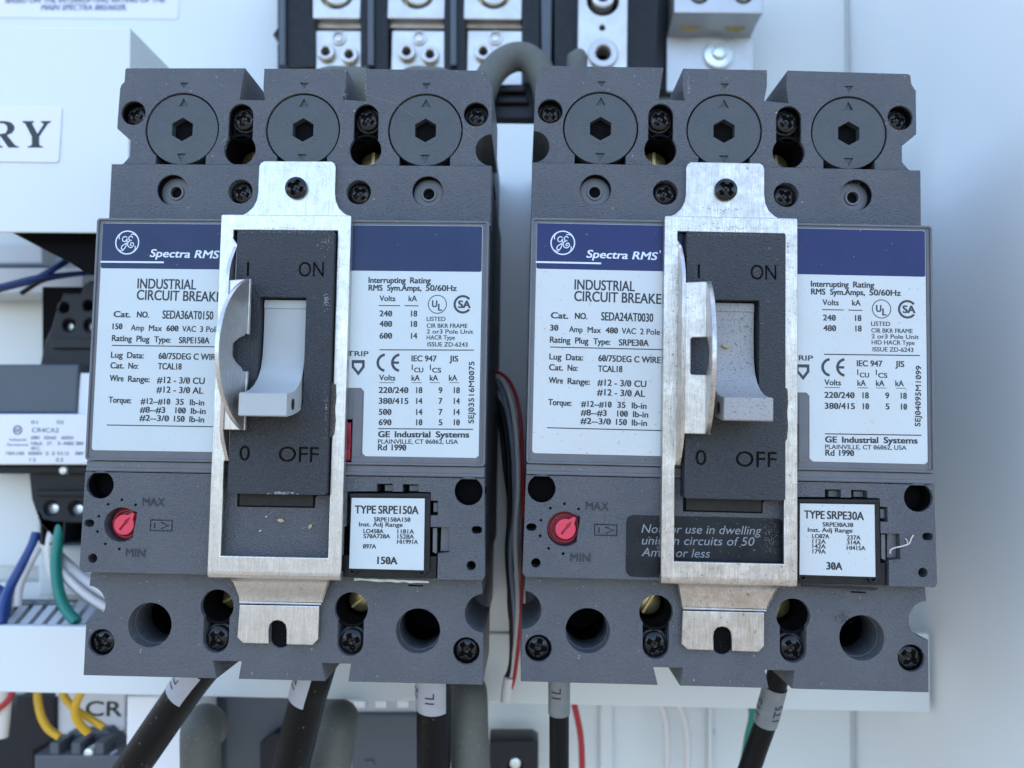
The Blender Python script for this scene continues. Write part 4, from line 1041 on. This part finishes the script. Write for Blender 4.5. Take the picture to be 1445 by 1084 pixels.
def lug(u0, u1, vtop, vmid, vmid2, vbot, D, parent, o, sy, m=M['alu']):
    k = Build(); c = (u0 + u1) / 2; R_ = wp(c + 25, 0, D)[0] - wp(c, 0, D)[0]
    k.plate([prect(u0, u1, vtop, vmid, D, 1.0), circ(*wp(c + 1, sy, D), R_, 32)], -D - 14, -D, 0.6)
    k.plate([prect(u0 + 1, u1 + 2, vmid, vmid2, D + 4, 0.3)], -D - 14, -D - 4, 0.4)
    hs = [(c - 14, vmid2 + 34, 5), (c + 19, vmid2 + 38, 5)]
    k.plate([prect(u0 + 3, u1 + 2, vmid2, vbot, D, 1.0)] + [circ(*wp(a, b_, D), R_ * .26, 20) for a, b_, q in hs], -D - 12, -D - 1.5, 0.6)
    for a, b_, q in hs:
        x, z = wp(a, b_, D); k.plate([circ(x, z, R_ * .5, 28), circ(x, z, R_ * .24, 20)], -D - 1.6, -D + 1.2, .7)
    x, z = wp(c + 3, vmid2 + 12, D); k.plate([circ(x, z, R_ * .42, 24), circ(x, z, R_ * .3, 20)], -D - 1.6, -D - .6, .3); k.disc(x, z, R_ * .22, -D - 2, -D - .7, .2)
    lg = _rel(k, 'cable_lug', m, parent, o)
    k = Build(); x, z = wp(c + 1, sy, D)
    k.plate([circ(x, z, R_ * .72, 32), circ(x, z, R_ * .34, 6)], -D - 8, -D - 1, 1.0); _rel(k, 'clamping_screw', m, lg, o)
    k = Build(); k.disc(x, z, R_ * .99, -D - 13.9, -D - 8.5, 0); _rel(k, 'screw_bore', M['brass'], lg, o)
    return lg
lug(440, 508, -60, 27, 40, 125, D, t, ot, -12)
lug(549, 627, -60, 27, 40, 125, D, t, ot, -12)
lug(656, 736, -60, 28, 40, 125, D, t, ot, -12)
# neutral lug beside it
D = 112.0
t4 = thing('neutral_lug', 'narrow bright silver neutral lug with a large round socket right of the black terminal block', 'cable lug', org(850, 50, D)); o4 = org(850, 50, D)
R_ = wp(875, 0, D)[0] - wp(850, 0, D)[0]
k = Build(); k.plate([prect(817, 885, -60, 125, D, .8), circ(*wp(851, 0, D), R_ * .9, 32), circ(*wp(850, 39, D), R_ * .16, 14), circ(*wp(851, 77, D), R_ * .42, 24)], -D - 14, -D, .6)
_rel(k, 'lug_body', M['alu'], t4, o4)
k = Build(); k.plate([circ(*wp(851, -4, D), R_ * .66, 32), circ(*wp(851, -4, D), R_ * .3, 6)], -D - 8, -D + .8, 1.0); _rel(k, 'clamping_screw', M['alu'], t4, o4)
k = Build(); k.plate([circ(*wp(851, 77, D), R_ * .86, 36), circ(*wp(851, 77, D), R_ * .42, 24)], -D - .2, -D + 1.6, .8); _rel(k, 'socket_ring', M['aludull'], t4, o4)
k = Build(); k.disc(*wp(851, 77, D), R_ * .5, -D - 13, -D - 7, 0); k.disc(*wp(851, -4, D), R_ * .9, -D - 13.8, -D - 9, 0); _rel(k, 'socket_shade_floor', M['deep'], t4, o4)
# ground bar
D = 120.0
t5 = thing('ground_bar', 'dull silver two hole ground bar bolted beside the neutral lug at top', 'ground bar', org(1005, 50, D)); o5_ = org(1005, 50, D)
k = Build()
k.plate([prect(952, 1077, -60, 19, D, .6), circ(*wp(987, -8, D), 4.2, 28), circ(*wp(1049, -8, D), 4.2, 28)], -D - 16, -D, .4)
k.plate([prect(941, 1064, 52, 130, D + 16, .6)], -D - 18, -D - 16, .3)
z1 = wp(1000, 19, D)[1]; z2 = wp(1000, 54, D + 16)[1]
x0, x1 = wp(950, 30, D)[0], wp(1077, 30, D)[0]
k.prism([(z1 + .2, -D - .4), (z1 + .2, -D - 17), (z2 + .3, -D - 17)], x0 + .3, x1 - .8)
_rel(k, 'bar_body', M['aludull'], t5, o5_)
for u in (987, 1049):
    k = Build(); k.disc(*wp(u, -10, D), 3.6, -D - 4, -D + .8, 1.2); _rel(k, 'clamping_screw', M['alu'], t5, o5_)
for u in (974, 1037):
    zz_ = (z1 + z2) / 2 + .6
    k = Build(); k.lathe([(0, 0), (4.6, 0), (4.6, .3)], Matrix.Translation((wp(u, 40, D + 8)[0], D + 8.2, zz_ - .1)) @ Matrix.Rotation(radians(146), 4, 'X') @ Matrix.Diagonal((1, .62, 1, 1)), 28)
    _rel(k, 'cable_hole', M['brass'], t5, o5_)
k = Build(); k.disc(*wp(1013, 79, D + 16), 6.8, -D - 16, -D - 13.5, 1.2); k.disc(*wp(1013, 79, D + 16), 3.3, -D - 14, -D - 11.5, 1.3)
_rel(k, 'mounting_bolt', M['zincscrew'], t5, o5_)

# ---------------- thick cables
def cable(name, pts, r, m, label, cat='cable', group=None, kids=()):
    o = Build().tube([w3(*p) for p in pts], r, 32, 10).obj(name, M[m], ang=60, at=w3(*pts[0]))
    tag(o, label, cat, group); return o
def child_abs(b, name, m, par, **kw):
    o = b.obj(name, m, None, **kw); o.parent = par; o.matrix_parent_inverse = Matrix.Translation(par.location).inverted(); return o
cable('looped_cable', [(660, 190, 92), (690, 110, 96), (722, 82, 98), (752, 88, 98), (772, 130, 96), (776, 210, 90)], 5.6, 'olive', 'thick gray-brown cable arching up in the gap above the left breaker', group='rubber cables')
cable('looped_cable', [(425, 180, 92), (452, 124, 96), (490, 117, 97), (525, 126, 96), (560, 180, 92)], 6.2, 'olive', 'gray cable hump just showing above the middle pole of the left breaker')
cable('looped_cable', [(548, 180, 92), (575, 124, 96), (600, 117, 97), (632, 126, 96), (655, 180, 92)], 6.2, 'olive', 'gray cable hump just showing above the right pole of the left breaker')
cable('looped_cable', [(812, 190, 96), (814, 92, 98), (816, 88, 99)], 4.2, 'olive', 'short blunt gray cable end poking up above the right breaker')
# black block seen through the arch
D = 104
k = Build(); k.plate([poly([(700, 118), (760, 118), (760, 169), (692, 169)], D)], -D - 20, -D, 1.0); k.plate([poly([(704, 123), (742, 123), (742, 134), (704, 134)], D)], -D, -D + 3, .8); k.plate([poly([(702, 140), (746, 140), (746, 149), (702, 149)], D)], -D, -D + 2.5, .8)
o = k.obj('contact_block', M['relay']); tag(o, 'small black ribbed block under the arched cable between the breakers', 'terminal block')

def sleeve(par, pts, v0, v1, r, m, th0, th1, txt=()):
    """marker wrapped part way round a cable, following its path between photo rows v0 and v1; angles: 180 left edge, 90 front, 0 right edge"""
    path = spline([w3(*p) for p in pts], 12)
    zt_, zb_ = w3(pts[2][0], v0, pts[2][2]).z, w3(pts[2][0], v1, pts[2][2]).z
    path = [p for p in path if zb_ <= p.z <= zt_]
    d = (path[-1] - path[0]).normalized(); side = Vector((0, 1, 0)).cross(d).normalized()
    if side.x < 0: side = -side
    front = side.cross(d).normalized()
    if front.y > 0: front = -front
    k = Build(); rings = []
    for rr in (r, r + .22):
        for p in path: rings.append([k.bm.verts.new(p + (side * cos(a) + front * sin(a)) * rr) for a in [radians(th0 + (th1 - th0) * i / 24) for i in range(25)]])
    n = len(path)
    for L_ in (0, n):
        for i in range(n - 1):
            a, b = rings[L_ + i], rings[L_ + i + 1]
            for q in range(24): k.bm.faces.new((a[q], a[q + 1], b[q + 1], b[q]))
    for i in range(n - 1):
        for q in (0, 24): k.bm.faces.new((rings[i][q], rings[i + 1][q], rings[n + i + 1][q], rings[n + i][q]))
    for e in (0, n - 1):
        for q in range(24): k.bm.faces.new((rings[e][q], rings[e][q + 1], rings[n + e][q + 1], rings[n + e][q]))
    s = child_abs(k, 'marker_sleeve', M[m], par, ang=60)
    f = Build(); B_ = path[-1]
    for tx, th, off in txt:
        me = fill_mesh(text(tx, (0, 0), (len(tx) * 1.75, 0), 2.6), 0, 0)
        bt = bmesh.new(); bt.from_mesh(me); bmesh.ops.subdivide_edges(bt, edges=[e for e in bt.edges if e.calc_length() > .5], cuts=2, use_grid_fill=False); bmesh.ops.triangulate(bt, faces=bt.faces); bt.to_mesh(me); bt.free()
        for v_ in me.vertices:
            a = radians(th) + v_.co.y / r; al = v_.co.x + off
            q = min(path, key=lambda p: abs((B_ - p).length - al)); c_ = q + d * ((B_ - q).length - al)
            v_.co = c_ + (side * cos(a) + front * sin(a)) * (r + .36)
        f.bm.from_mesh(me); bpy.data.meshes.remove(me)
    if txt: child_abs(f, 'lettering', M['ink'], s)
    return s
P_ = [(335, 890, 30), (305, 922, 32), (274, 958, 34), (243, 1001, 36), (186, 1084, 41), (142, 1145, 45)]
c1 = cable('power_cable', P_, 5.15, 'cable', 'thick black cable slanting down left out of the left breaker, marked 1L')
sleeve(c1, P_, 938, 982, 5.25, 'sleeve', 182, 66, [('1L', 118, 2.6)])
P_ = [(462, 900, 30), (451, 930, 32), (441, 962, 33), (433, 990, 35), (411, 1080, 40), (395, 1145, 44)]
c2 = cable('power_cable', P_, 5.5, 'cable', 'thick black cable leaving the middle pole of the left breaker, tilted marker 72')
sleeve(c2, P_, 940, 989, 5.6, 'sleeve', 182, 84, [('72', 128, 4.2)])
P_ = [(612, 905, 34), (612, 950, 35), (612, 1000, 38), (612, 1050, 41), (612, 1120, 44)]
c3 = cable('power_cable', P_, 5.2, 'cable', 'thick vertical black cable from the right pole of the left breaker, upright white marker')
sleeve(c3, P_, 940, 998, 5.3, 'sleeve', 182, 42, [('72', 140, 4.4), ('1L', 82, 4.0)])
def olive(pts, r, lab): return cable('insulated_cable', pts, r, 'olive', lab)
olive([(300, 1200, 62), (286, 1120, 60), (283, 1060, 60), (284, 1026, 61), (291, 1022, 68), (296, 1030, 80)], 6.4, 'dusty gray-green cable bending over beside the slanting 1L cable')
olive([(452, 1200, 56), (463, 1110, 56), (472, 1050, 57), (477, 1020, 60), (480, 1016, 70), (480, 1024, 84)], 6.4, 'dusty gray-green cable rising beneath the middle pole of the left breaker')
olive([(668, 1200, 50), (665, 1100, 50), (662, 1040, 51), (661, 985, 54), (660, 975, 66), (660, 985, 80)], 6.2, 'dusty gray-green cable against the right end of the left breaker')
P_ = [(789, 915, 36), (789, 960, 37), (789, 1010, 39), (789, 1060, 41), (789, 1130, 44)]
c4 = cable('power_cable', P_, 3.0, 'cable', 'thin black cable hanging straight down from the left end of the right breaker')
sleeve(c4, P_, 940, 1007, 3.1, 'sleeve2', 200, -20, [('1L', 84, 6.0)])
P_ = [(1108, 905, 34), (1101, 940, 34), (1092, 975, 36), (1080, 1020, 39), (1066, 1060, 41), (1046, 1120, 43)]
c5 = cable('power_cable', P_, 3.25, 'cable', 'thin black cable curving out of the right breaker with a clear sleeve marked 1T5')
sleeve(c5, P_, 965, 1029, 3.35, 'sleeve2', 200, -20, [('1T5', 42, 3.0), ('1T5', 150, 3.0)])

# ---------------- thin wires
def wire(pts, r, m, label, group=None):
    return cable('wire', pts, r, m, label, 'wire', group)
wire([(686, 545, 62), (692, 530, 60), (704, 526, 56), (720, 540, 52), (733, 580, 50), (737, 650, 50), (738, 760, 52), (735, 870, 56), (727, 950, 60), (720, 975, 62)], .6, 'wire_red', 'thin red wire looping over in the gap between the breakers')
wire([(686, 552, 64), (694, 535, 62), (705, 533, 58), (717, 552, 55), (727, 600, 53), (731, 680, 53), (727, 760, 55), (731, 860, 58), (724, 940, 61), (716, 978, 63)], .85, 'wire_white', 'pale wire just inside the red one in the gap between the breakers')
wire([(688, 556, 66), (697, 541, 63), (706, 545, 60), (716, 580, 57), (724, 640, 55), (726, 720, 56), (720, 790, 58), (727, 880, 60), (719, 950, 62), (714, 975, 63)], .85, 'wire_gray', 'gray wire twisted among the bundle in the gap between the breakers')
wire([(686, 572, 68), (697, 562, 65), (708, 580, 62), (717, 640, 59), (719, 730, 58), (716, 780, 58), (721, 860, 60), (722, 930, 61), (714, 962, 62)], .9, 'wire_black', 'black wire lowest in the loop between the breakers')
wire([(688, 562, 70), (699, 548, 68), (711, 556, 64), (722, 600, 60), (730, 660, 58), (733, 740, 57), (729, 820, 60), (733, 900, 62), (722, 965, 63)], .8, 'wire_gray', 'second gray wire bowing widest right in the gap bundle')
wire([(688, 580, 72), (698, 575, 70), (706, 600, 67), (713, 660, 64), (724, 760, 62), (719, 850, 62), (728, 930, 63), (717, 970, 64)], .85, 'wire_black', 'second black wire twisted through the middle of the gap bundle')
k = Build(); k.tube([w3(719, 955, 61.5), w3(716, 972, 62.5), w3(714, 990, 63)], 1.9, 16, 4); o = k.obj('wire_splice', M['wire_white']); tag(o, 'pale translucent end cap gathering the wire bundle at the foot of the gap', 'wire splice')

# ---------------- left side: contactor and overload device
D = 100
t = thing('contactor', 'dark gray contactor with screw terminals and a printed white strip left of the breakers', 'contactor', org(70, 560, D)); oc = org(70, 560, D)
k = Build()
up = [(88, 414), (112, 414), (118, 402), (126, 396), (150, 396), (150, 520), (55, 520), (62, 482), (72, 462), (78, 440)]
k.plate([poly(up, D), circ(*wp(90, 434, D), 2.0, 20), circ(*wp(97, 459, D), 2.5, 20), circ(*wp(124, 431, D), 2.0, 20), circ(*wp(127, 459, D), 2.5, 20)], -D - 26, -D, .8)
k.plate([poly([(75, 478), (150, 478), (150, 492), (75, 492)], D - 1)], -D - 3, -D + 2, .3)
_rel(k, 'upper_housing', M['relay'], t, oc)
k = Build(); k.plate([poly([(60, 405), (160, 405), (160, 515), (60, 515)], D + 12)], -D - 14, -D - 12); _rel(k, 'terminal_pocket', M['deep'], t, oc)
k = Build(); k.disc(*wp(97, 461, D + 4), 1.9, -D - 8, -D - 4, .8); k.disc(*wp(127, 461, D + 4), 1.9, -D - 8, -D - 4, .8); _rel(k, 'terminal_screw', M['zincscrew'], t, oc)
D = 92
k = Build(); k.plate([poly([(-80, 514), (111, 514), (108, 584), (-80, 584)], D)], -D - 30, -D, 1.0); _rel(k, 'front_block', M['graypanel'], t, oc)
k = Build(); k.plate([poly([(111, 526), (150, 526), (150, 585), (106, 585)], D)], -D - 10, -D - 1, .5); _rel(k, 'white_tab', M['nameplate'], t, oc)
D = 84
k = Build(); k.plate([poly([(-80, 584), (150, 584), (150, 656), (-80, 656)], D)], -D - 20, -D, .8); npl = _rel(k, 'printed_strip', M['nameplate'], t, oc)
f = Flat(-D + .08)
ec = wp(25, 607, D); R_ = 1.75
f.add([circ(*ec, R_, 40), circ(*ec, R_ * .72, 36)]); f.add(text('GE', (ec[0] - 1.0, ec[1] - .6), (ec[0] + 1.0, ec[1] - .6), 1.2), .08)
def LT(s, u0, u1, v, cap=1.25): f.add(text(s, wp(u0, v, D), wp(u1, v + .4, D), cap), .03)
LT('01', 44, 53, 598); LT('02', 80, 90, 598); LT('CR4CA2', 45, 83, 610, 1.6); LT('690V', 44, 56, 620); LT('50/60', 62, 79, 620); LT('600V', 87, 104, 620)
LT('10kA', 44, 60, 628); LT('37', 66, 73, 628); LT('3-480', 81, 104, 628); LT('300V', 107, 118, 628); LT('IEC', 44, 57, 635); LT('Industrial', 14, 37, 622, .9); LT('Systems', 10, 40, 629, .9)
LT('18A100', 9, 34, 642); LT('6000V', 40, 60, 642); LT('2 3', 64, 77, 642); LT('0.5-12', 81, 97, 642); LT('300V', 106, 118, 642); LT('13', 42, 50, 651); LT('23', 78, 89, 651)
_rel(f.b, 'lettering', M['blur_ink'], npl, oc)
D = 96
k = Build(); k.plate([poly([(-80, 656), (150, 656), (150, 668), (-80, 668)], D)], -D - 20, -D + 4, .8)
lowp = [(40, 666), (150, 666), (150, 770), (58, 770), (57, 742), (44, 705)]
k.plate([poly(lowp, D), circ(*wp(72, 718, D), 2.9, 24), circ(*wp(107, 718, D), 2.9, 24)] + [prect(60, 88, 738, 766, D), prect(92, 122, 738, 766, D)], -D - 24, -D, .7)
k.plate([poly([(52, 692), (150, 692), (150, 700), (52, 700)], D - 2)], -D - 2, -D + 3, .5)
_rel(k, 'lower_housing', M['relay'], t, oc)
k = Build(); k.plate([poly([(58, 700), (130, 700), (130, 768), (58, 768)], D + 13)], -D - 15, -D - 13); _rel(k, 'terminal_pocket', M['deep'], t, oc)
k = Build(); k.disc(*wp(75, 718, D + 3), 2.2, -D - 8, -D - 3, .8); k.disc(*wp(110, 719, D + 3), 2.2, -D - 8, -D - 3, .8); k.disc(*wp(89, 664, D - 5), 1.6, -D + 2, -D + 5.5, .8); _rel(k, 'terminal_screw', M['zincscrew'], t, oc)

# device rail behind the contactor and white device below
D = 128
k = Build(); k.plate([poly([(-80, 378), (118, 378), (118, 414), (-80, 414)], D)], -D - 20, -D, .8); k.plate([poly([(-80, 345), (60, 345), (60, 372), (-80, 372)], D + 8)], -D - 18, -D - 8, .8)
o = k.obj('device_rail', M['plategray']); tag(o, 'pale gray stepped rail under the cover box behind the blue wires', 'rail')
wire([(-60, 425, 95), (0, 408, 96), (45, 396, 96), (75, 380, 98), (98, 366, 102), (125, 350, 108)], 1.25, 'wire_blue', 'navy wire crossing below the cover box, upper of the crossing pair')
wire([(-60, 416, 92), (0, 404, 93), (50, 392, 94), (90, 388, 100), (140, 384, 108)], 1.0, 'wire_blue', 'navy wire crossing below the cover box, flatter of the crossing pair')
wire([(30, 414, 112), (60, 396, 112), (100, 388, 114), (140, 384, 118)], 1.0, 'wire_black', 'short black wire behind the crossing navy wires')

k = Build(); k.plate([poly([(4, 322), (150, 322), (150, 392), (118, 384), (92, 368), (60, 352)], 70)], -112, -71, 1.0)  # added black wedge, stands in for the shade below the cover box
o = k.obj('cover_box_shade', M['deep']); tag(o, 'added black wedge standing in for the shade right under the cover box', 'shade wedge')
# lower left: white wall box, ribbed terminal strip, wires
D = 120
k = Build(); k.plate([poly([(-80, 668), (55, 668), (58, 800), (-80, 800)], D)], -D - 10, -D, 1.0); k.plate([poly([(58, 772), (140, 772), (140, 840), (58, 840)], D)], -D - 10, -D + 2, 1.0)
k.plate([poly([(-80, 822), (140, 822), (140, 890), (-80, 890)], D + 6)], -D - 14, -D - 6, .6)
o = k.obj('wiring_trough', M['white']); tag(o, 'white wiring trough behind the blue and white wires at lower left', 'wiring trough')
D = 90
t = thing('terminal_strip', 'gray ribbed terminal strip lying along the top of the white rail at left', 'terminal strip', org(40, 870, D)); ot = org(40, 870, D)
for i in range(9):
    u = -58 + i * 20
    P = [w3(u, 886, D - 3), w3(u + 12, 886, D - 3), w3(u + 42, 850, D + 14), w3(u + 30, 850, D + 14)]
    k = Build(); A = [k.bm.verts.new(p) for p in P]; B_ = [k.bm.verts.new(p + Vector((0, 3, -5))) for p in P]
    k.bm.faces.new(A); k.bm.faces.new(B_[::-1])
    for j in range(4): k.bm.faces.new((A[j], B_[j], B_[(j + 1) % 4], A[(j + 1) % 4]))
    _rel(k, 'terminal_rib', M['plategray'], t, ot)
k = Build(); k.plate([poly([(-80, 852), (95, 852), (60, 888), (-80, 888)], D + 12)], -D - 20, -D - 12); _rel(k, 'strip_base', M['graypanel'], t, ot)
wire([(52, 752, 100), (45, 772, 98), (30, 800, 95), (14, 830, 92), (5, 858, 88), (2, 880, 86)], 1.9, 'wire_blue', 'navy wire dropping from the contactor to the ribbed strip, thickest of the lower left wires')
wire([(58, 765, 100), (48, 782, 98), (36, 805, 96), (26, 830, 94), (24, 856, 92)], 1.7, 'wire_white', 'white wire beside the navy one at lower left')
wire([(-25, 830, 98), (-5, 832, 97), (8, 846, 95), (4, 870, 92)], 2.1, 'wire_blue', 'navy wire curling in at the left photo edge')
wire([(80, 738, 100), (72, 756, 98), (69, 785, 97), (75, 812, 97), (86, 845, 98)], 1.6, 'wire_white', 'cream wire left of the green one under the contactor')
wire([(86, 740, 98), (82, 765, 96), (79, 795, 94), (82, 830, 92), (92, 858, 90), (108, 878, 88)], 2.0, 'wire_green', 'green wire hanging from the contactor terminal with a thin clear ring')
wire([(60, 765, 100), (75, 790, 97), (95, 815, 95), (120, 838, 94), (150, 858, 94), (190, 880, 95)], 1.5, 'wire_white', 'white wire sweeping right behind the lower corner of the left breaker')
wire([(64, 770, 102), (80, 800, 99), (105, 830, 97), (140, 855, 96), (190, 872, 96)], 1.2, 'wire_gray', 'gray wire sweeping right under the white one at lower left')
wire([(70, 775, 102), (90, 795, 100), (120, 820, 99), (160, 842, 98), (200, 862, 98)], 2.6, 'wire_white', 'broad pale jacket of wires ending behind the left breaker')

# ---------------- below the rail
D = 128
k = Build(); k.plate([poly([(-80, 1000), (20, 1000), (22, 985), (78, 985), (78, 1042), (48, 1060), (48, 1150), (-80, 1150)], D)], -D - 18, -D, 1.0)
o = k.obj('black_relay', M['relay']); tag(o, 'black relay body in shadow below the rail at lower left', 'relay')
D = 116
t = thing('relay_socket', 'gray relay socket with screw terminals under the CR1 plate', 'relay socket', org(110, 1060, D)); orr = org(110, 1060, D)
k = Build()
k.plate([poly([(48, 1066), (175, 1066), (175, 1150), (48, 1150)], D - 3)], -D - 10, -D + 3, .8)
for u in (74, 104, 137): k.plate([poly([(u, 1046), (u + 13, 1046), (u + 13, 1078), (u, 1078)], D)], -D - 8, -D + 2, .6)
k.plate([poly([(95, 1035), (150, 1030), (168, 1050), (168, 1062), (80, 1062)], D + 8)], -D - 16, -D - 8, .8)
_rel(k, 'socket_body', M['graypanel'], t, orr)
for u, v in ((98, 1070), (129, 1060), (160, 1068), (66, 1080)):
    k = Build(); k.disc(*wp(u, v, D), 2.0, -D - 2, -D + 2.6, .9); _rel(k, 'terminal_screw', M['zincscrew'], t, orr)
D = 130
k = Build(); k.plate([poly([(78, 975), (176, 975), (176, 1030), (78, 1060)], D)], -D - 8, -D, .4); cp = k.obj('device_plate', M['stickerwhite']); tag(cp, 'pale plate reading CR1 behind the yellow wires', 'name plate')
f = Flat(-D + .1); f.add(text('CR1', wp(121, 1010, D), wp(184, 1011, D), 6.0), .18); f.obj('lettering', M['ink'], cp)
wire([(54, 965, 112), (53, 985, 111), (58, 1010, 110), (68, 1028, 110), (84, 1040, 110)], 1.5, 'wire_yellow', 'yellow wire, leftmost below the rail, curling to the relay socket')
wire([(84, 962, 114), (92, 985, 113), (108, 1002, 112), (130, 1016, 112), (146, 1026, 112)], 1.4, 'wire_yellow', 'yellow wire crossing behind the middle one toward the CR1 plate')
wire([(120, 962, 108), (114, 978, 107), (106, 998, 106), (110, 1018, 107), (124, 1034, 109)], 1.6, 'wire_yellow', 'yellow wire in front, bowed beside the letters CR1')
wire([(22, 962, 105), (18, 975, 104), (10, 990, 103), (-10, 1006, 103)], 1.2, 'wire_red', 'dark red wire below the rail at the left photo edge')
wire([(10, 965, 108), (6, 1000, 107), (2, 1040, 107)], 2.4, 'wire_white', 'white wire behind the dark red one at the left photo edge')
D = 98
k = Build(); k.plate([poly([(179, 983), (262, 983), (262, 1150), (176, 1150)], D)], -D - 30, -D, .8); o = k.obj('wire_duct', M['nameplate']); tag(o, 'bright white wire duct standing below the rail beside the slanting cable', 'wire duct')
D = 132
k = Build(); k.plate([poly([(250, 970), (335, 970), (335, 1150), (250, 1150)], D)], -D - 10, -D, .8); k.plate([poly([(318, 975), (470, 975), (470, 1150), (318, 1150)], D - 6)], -D - 6, -D + 6, 1.0)
o = k.obj('equipment_cover', M['graypanel']); tag(o, 'slate gray equipment cover between the slanting cable and the middle cable below the rail', 'cover')
D = 118
k = Build(); k.plate([poly([(366, 1050), (385, 1036), (420, 1036), (420, 1150), (366, 1150)], D)], -D - 8, -D, .8); o = k.obj('black_clip', M['relay']); tag(o, 'small black clip edge behind the middle black cable at the bottom', 'clip')
D = 125
t = thing('breaker_module', 'dark slate module with white squares along its top below the rail', 'module', org(545, 1040, D)); om = org(545, 1040, D)
k = Build(); k.plate([poly([(496, 1008), (592, 1008), (592, 1150), (496, 1150)], D)], -D - 16, -D, 1.0); k.plate([poly([(515, 1072), (528, 1072), (528, 1080), (515, 1080)], D)], -D - 1, -D + 1, .4); _rel(k, 'module_body', M['graypanel'], t, om)
k = Build(); k.plate([poly([(490, 984), (592, 984), (592, 1010), (490, 1010)], D + 3)], -D - 14, -D - 3, .6); _rel(k, 'module_shelf', M['plategray'], t, om)
for u in (500, 530, 561):
    k = Build(); k.plate([poly([(u, 988), (u + 16, 988), (u + 16, 998), (u, 998)], D + 2)], -D - 3, -D - 1, .3); _rel(k, 'white_square', M['nameplate'], t, om)
D = 122
k = Build(); k.plate([poly([(690, 1046), (752, 1046), (760, 1052), (760, 1150), (690, 1150)], D), circ(*wp(727, 1080, D), 3.0, 20)], -D - 14, -D, 1.0); o = k.obj('latch_box', M['relay']); tag(o, 'small black box with a round screw at the bottom between the cables', 'latch box')
k = Build(); k.disc(*wp(727, 1080, D), 2.4, -D - 5, -D - 1, .9); k.obj('screw', M['zincscrew'], o)
wire([(808, 985, 128), (814, 1010, 128), (820, 1045, 128), (822, 1100, 128)], 1.3, 'wire_red', 'dark red wire running down right of the thin sleeved cable')
wire([(928, 985, 135), (938, 1010, 135), (941, 1045, 135), (940, 1100, 135)], 1.5, 'wire_white', 'cream wire below the rail, left of a pair on the white panel')
wire([(952, 985, 135), (964, 1010, 135), (970, 1045, 135), (970, 1100, 135)], 1.5, 'wire_white', 'cream wire below the rail, right of a pair on the white panel')
wire([(1058, 985, 120), (1062, 1010, 120), (1056, 1040, 122), (1050, 1075, 124)], 1.6, 'wire_green', 'dark green wire tucked behind the 1T5 sleeve')
D = 146
k = Build()
for u, w_ in ((846, 20), (1000, 5)): k.plate([poly([(u, 960), (u + w_, 960), (u + w_, 1150), (u, 1150)], D)], -D - 3.8, -D, 1.5)
k.obj('raised_strip', M['white'], back)
k = Build(); k.disc(*wp(1005, 1034, DB), 1.6, -DB, -DB + .8, .5); k.disc(*wp(1224, 1028, DB), 1.3, -DB, -DB + .8, .5); k.obj('rivet', M['plategray'], back)

# ---------------- crumbs and lint lying on the breakers
def crumb(b, u, v, h, rx, rz, a, m, label, cat='debris'):
    x, z = loc(b, u, v, h); k = Build()
    bmesh.ops.create_icosphere(k.bm, subdivisions=2, radius=1.0)
    for v_ in k.bm.verts:
        p = v_.co * (1 + .16 * sin(v_.co.x * 7 + 1) * cos(v_.co.z * 5)); q = Matrix.Rotation(a, 3, 'Y') @ Vector((p.x * rx, p.y * min(rx, rz) * .7, p.z * rz))
        v_.co = q
    o = k.obj('crumb', M[m], ang=80)
    R3 = SWI @ MR.transposed() @ PR[b] @ SW; T_ = SWI @ MR.transposed() @ (PT[b] - MT)
    o.matrix_world = Matrix.Translation((R3 @ Vector((x, -h - .25, z)) + T_) * MM) @ R3.to_4x4()
    tag(o, label, cat); return o
crumb(0, 396.5, 734.5, 0, .95, .5, .12, 'seed', 'tan oval crumb on the gray panel inside the left lock bracket')
crumb(0, 438, 743, 0, .45, .7, .5, 'seed', 'pale forked crumb near the right rail inside the left lock bracket')
crumb(0, 367.5, 749, 0, .45, .2, -.6, 'lint', 'smallest whitish crumb near the foot of the left lock bracket')
crumb(0, 376, 729, 0, .3, .2, -.6, 'lint', 'tiny pale fleck up left of the oval crumb in the left bracket')
crumb(1, 1023.5, 489, 2.7, 1.1, .5, .3, 'seed', 'brown husk stuck on the dusty toggle of the right breaker')
def lint(pts, r, label):
    P = []
    for u, v, h in pts:
        x, z = loc(1, u, v, h)
        R3 = SWI @ MR.transposed() @ PR[1] @ SW; T_ = SWI @ MR.transposed() @ (PT[1] - MT)
        P.append(R3 @ Vector((x, -h, z)) + T_)
    o = Build().tube(P, r, 6, 5).obj('lint', M['lint'], ang=80, at=P[0]); tag(o, label, 'lint'); return o
lint([(1256, 781, .2), (1257, 776, .4), (1263, 773, .5), (1268, 772, .9), (1276, 770, .5), (1283, 767, .4), (1286, 760, .6), (1289, 755, .9)], .2, 'pale frayed lint thread clinging beside the 30A rating plug')
lint([(1279, 770, .4), (1281, 765, .7), (1278, 760, .8)], .13, 'short side strand of lint above the longer thread by the 30A plug')

for o in list(COL.objects):
    if o.type == 'MESH' and o.name.split('.')[0] in ('recess_floor', 'bore_floor', 'engraving_floor', 'plug_latch', 'terminal_screw', 'socket_shade_floor', 'barrier_rib', 'phase_barrier', 'raised_strip', 'rivet'): split_obj(o)
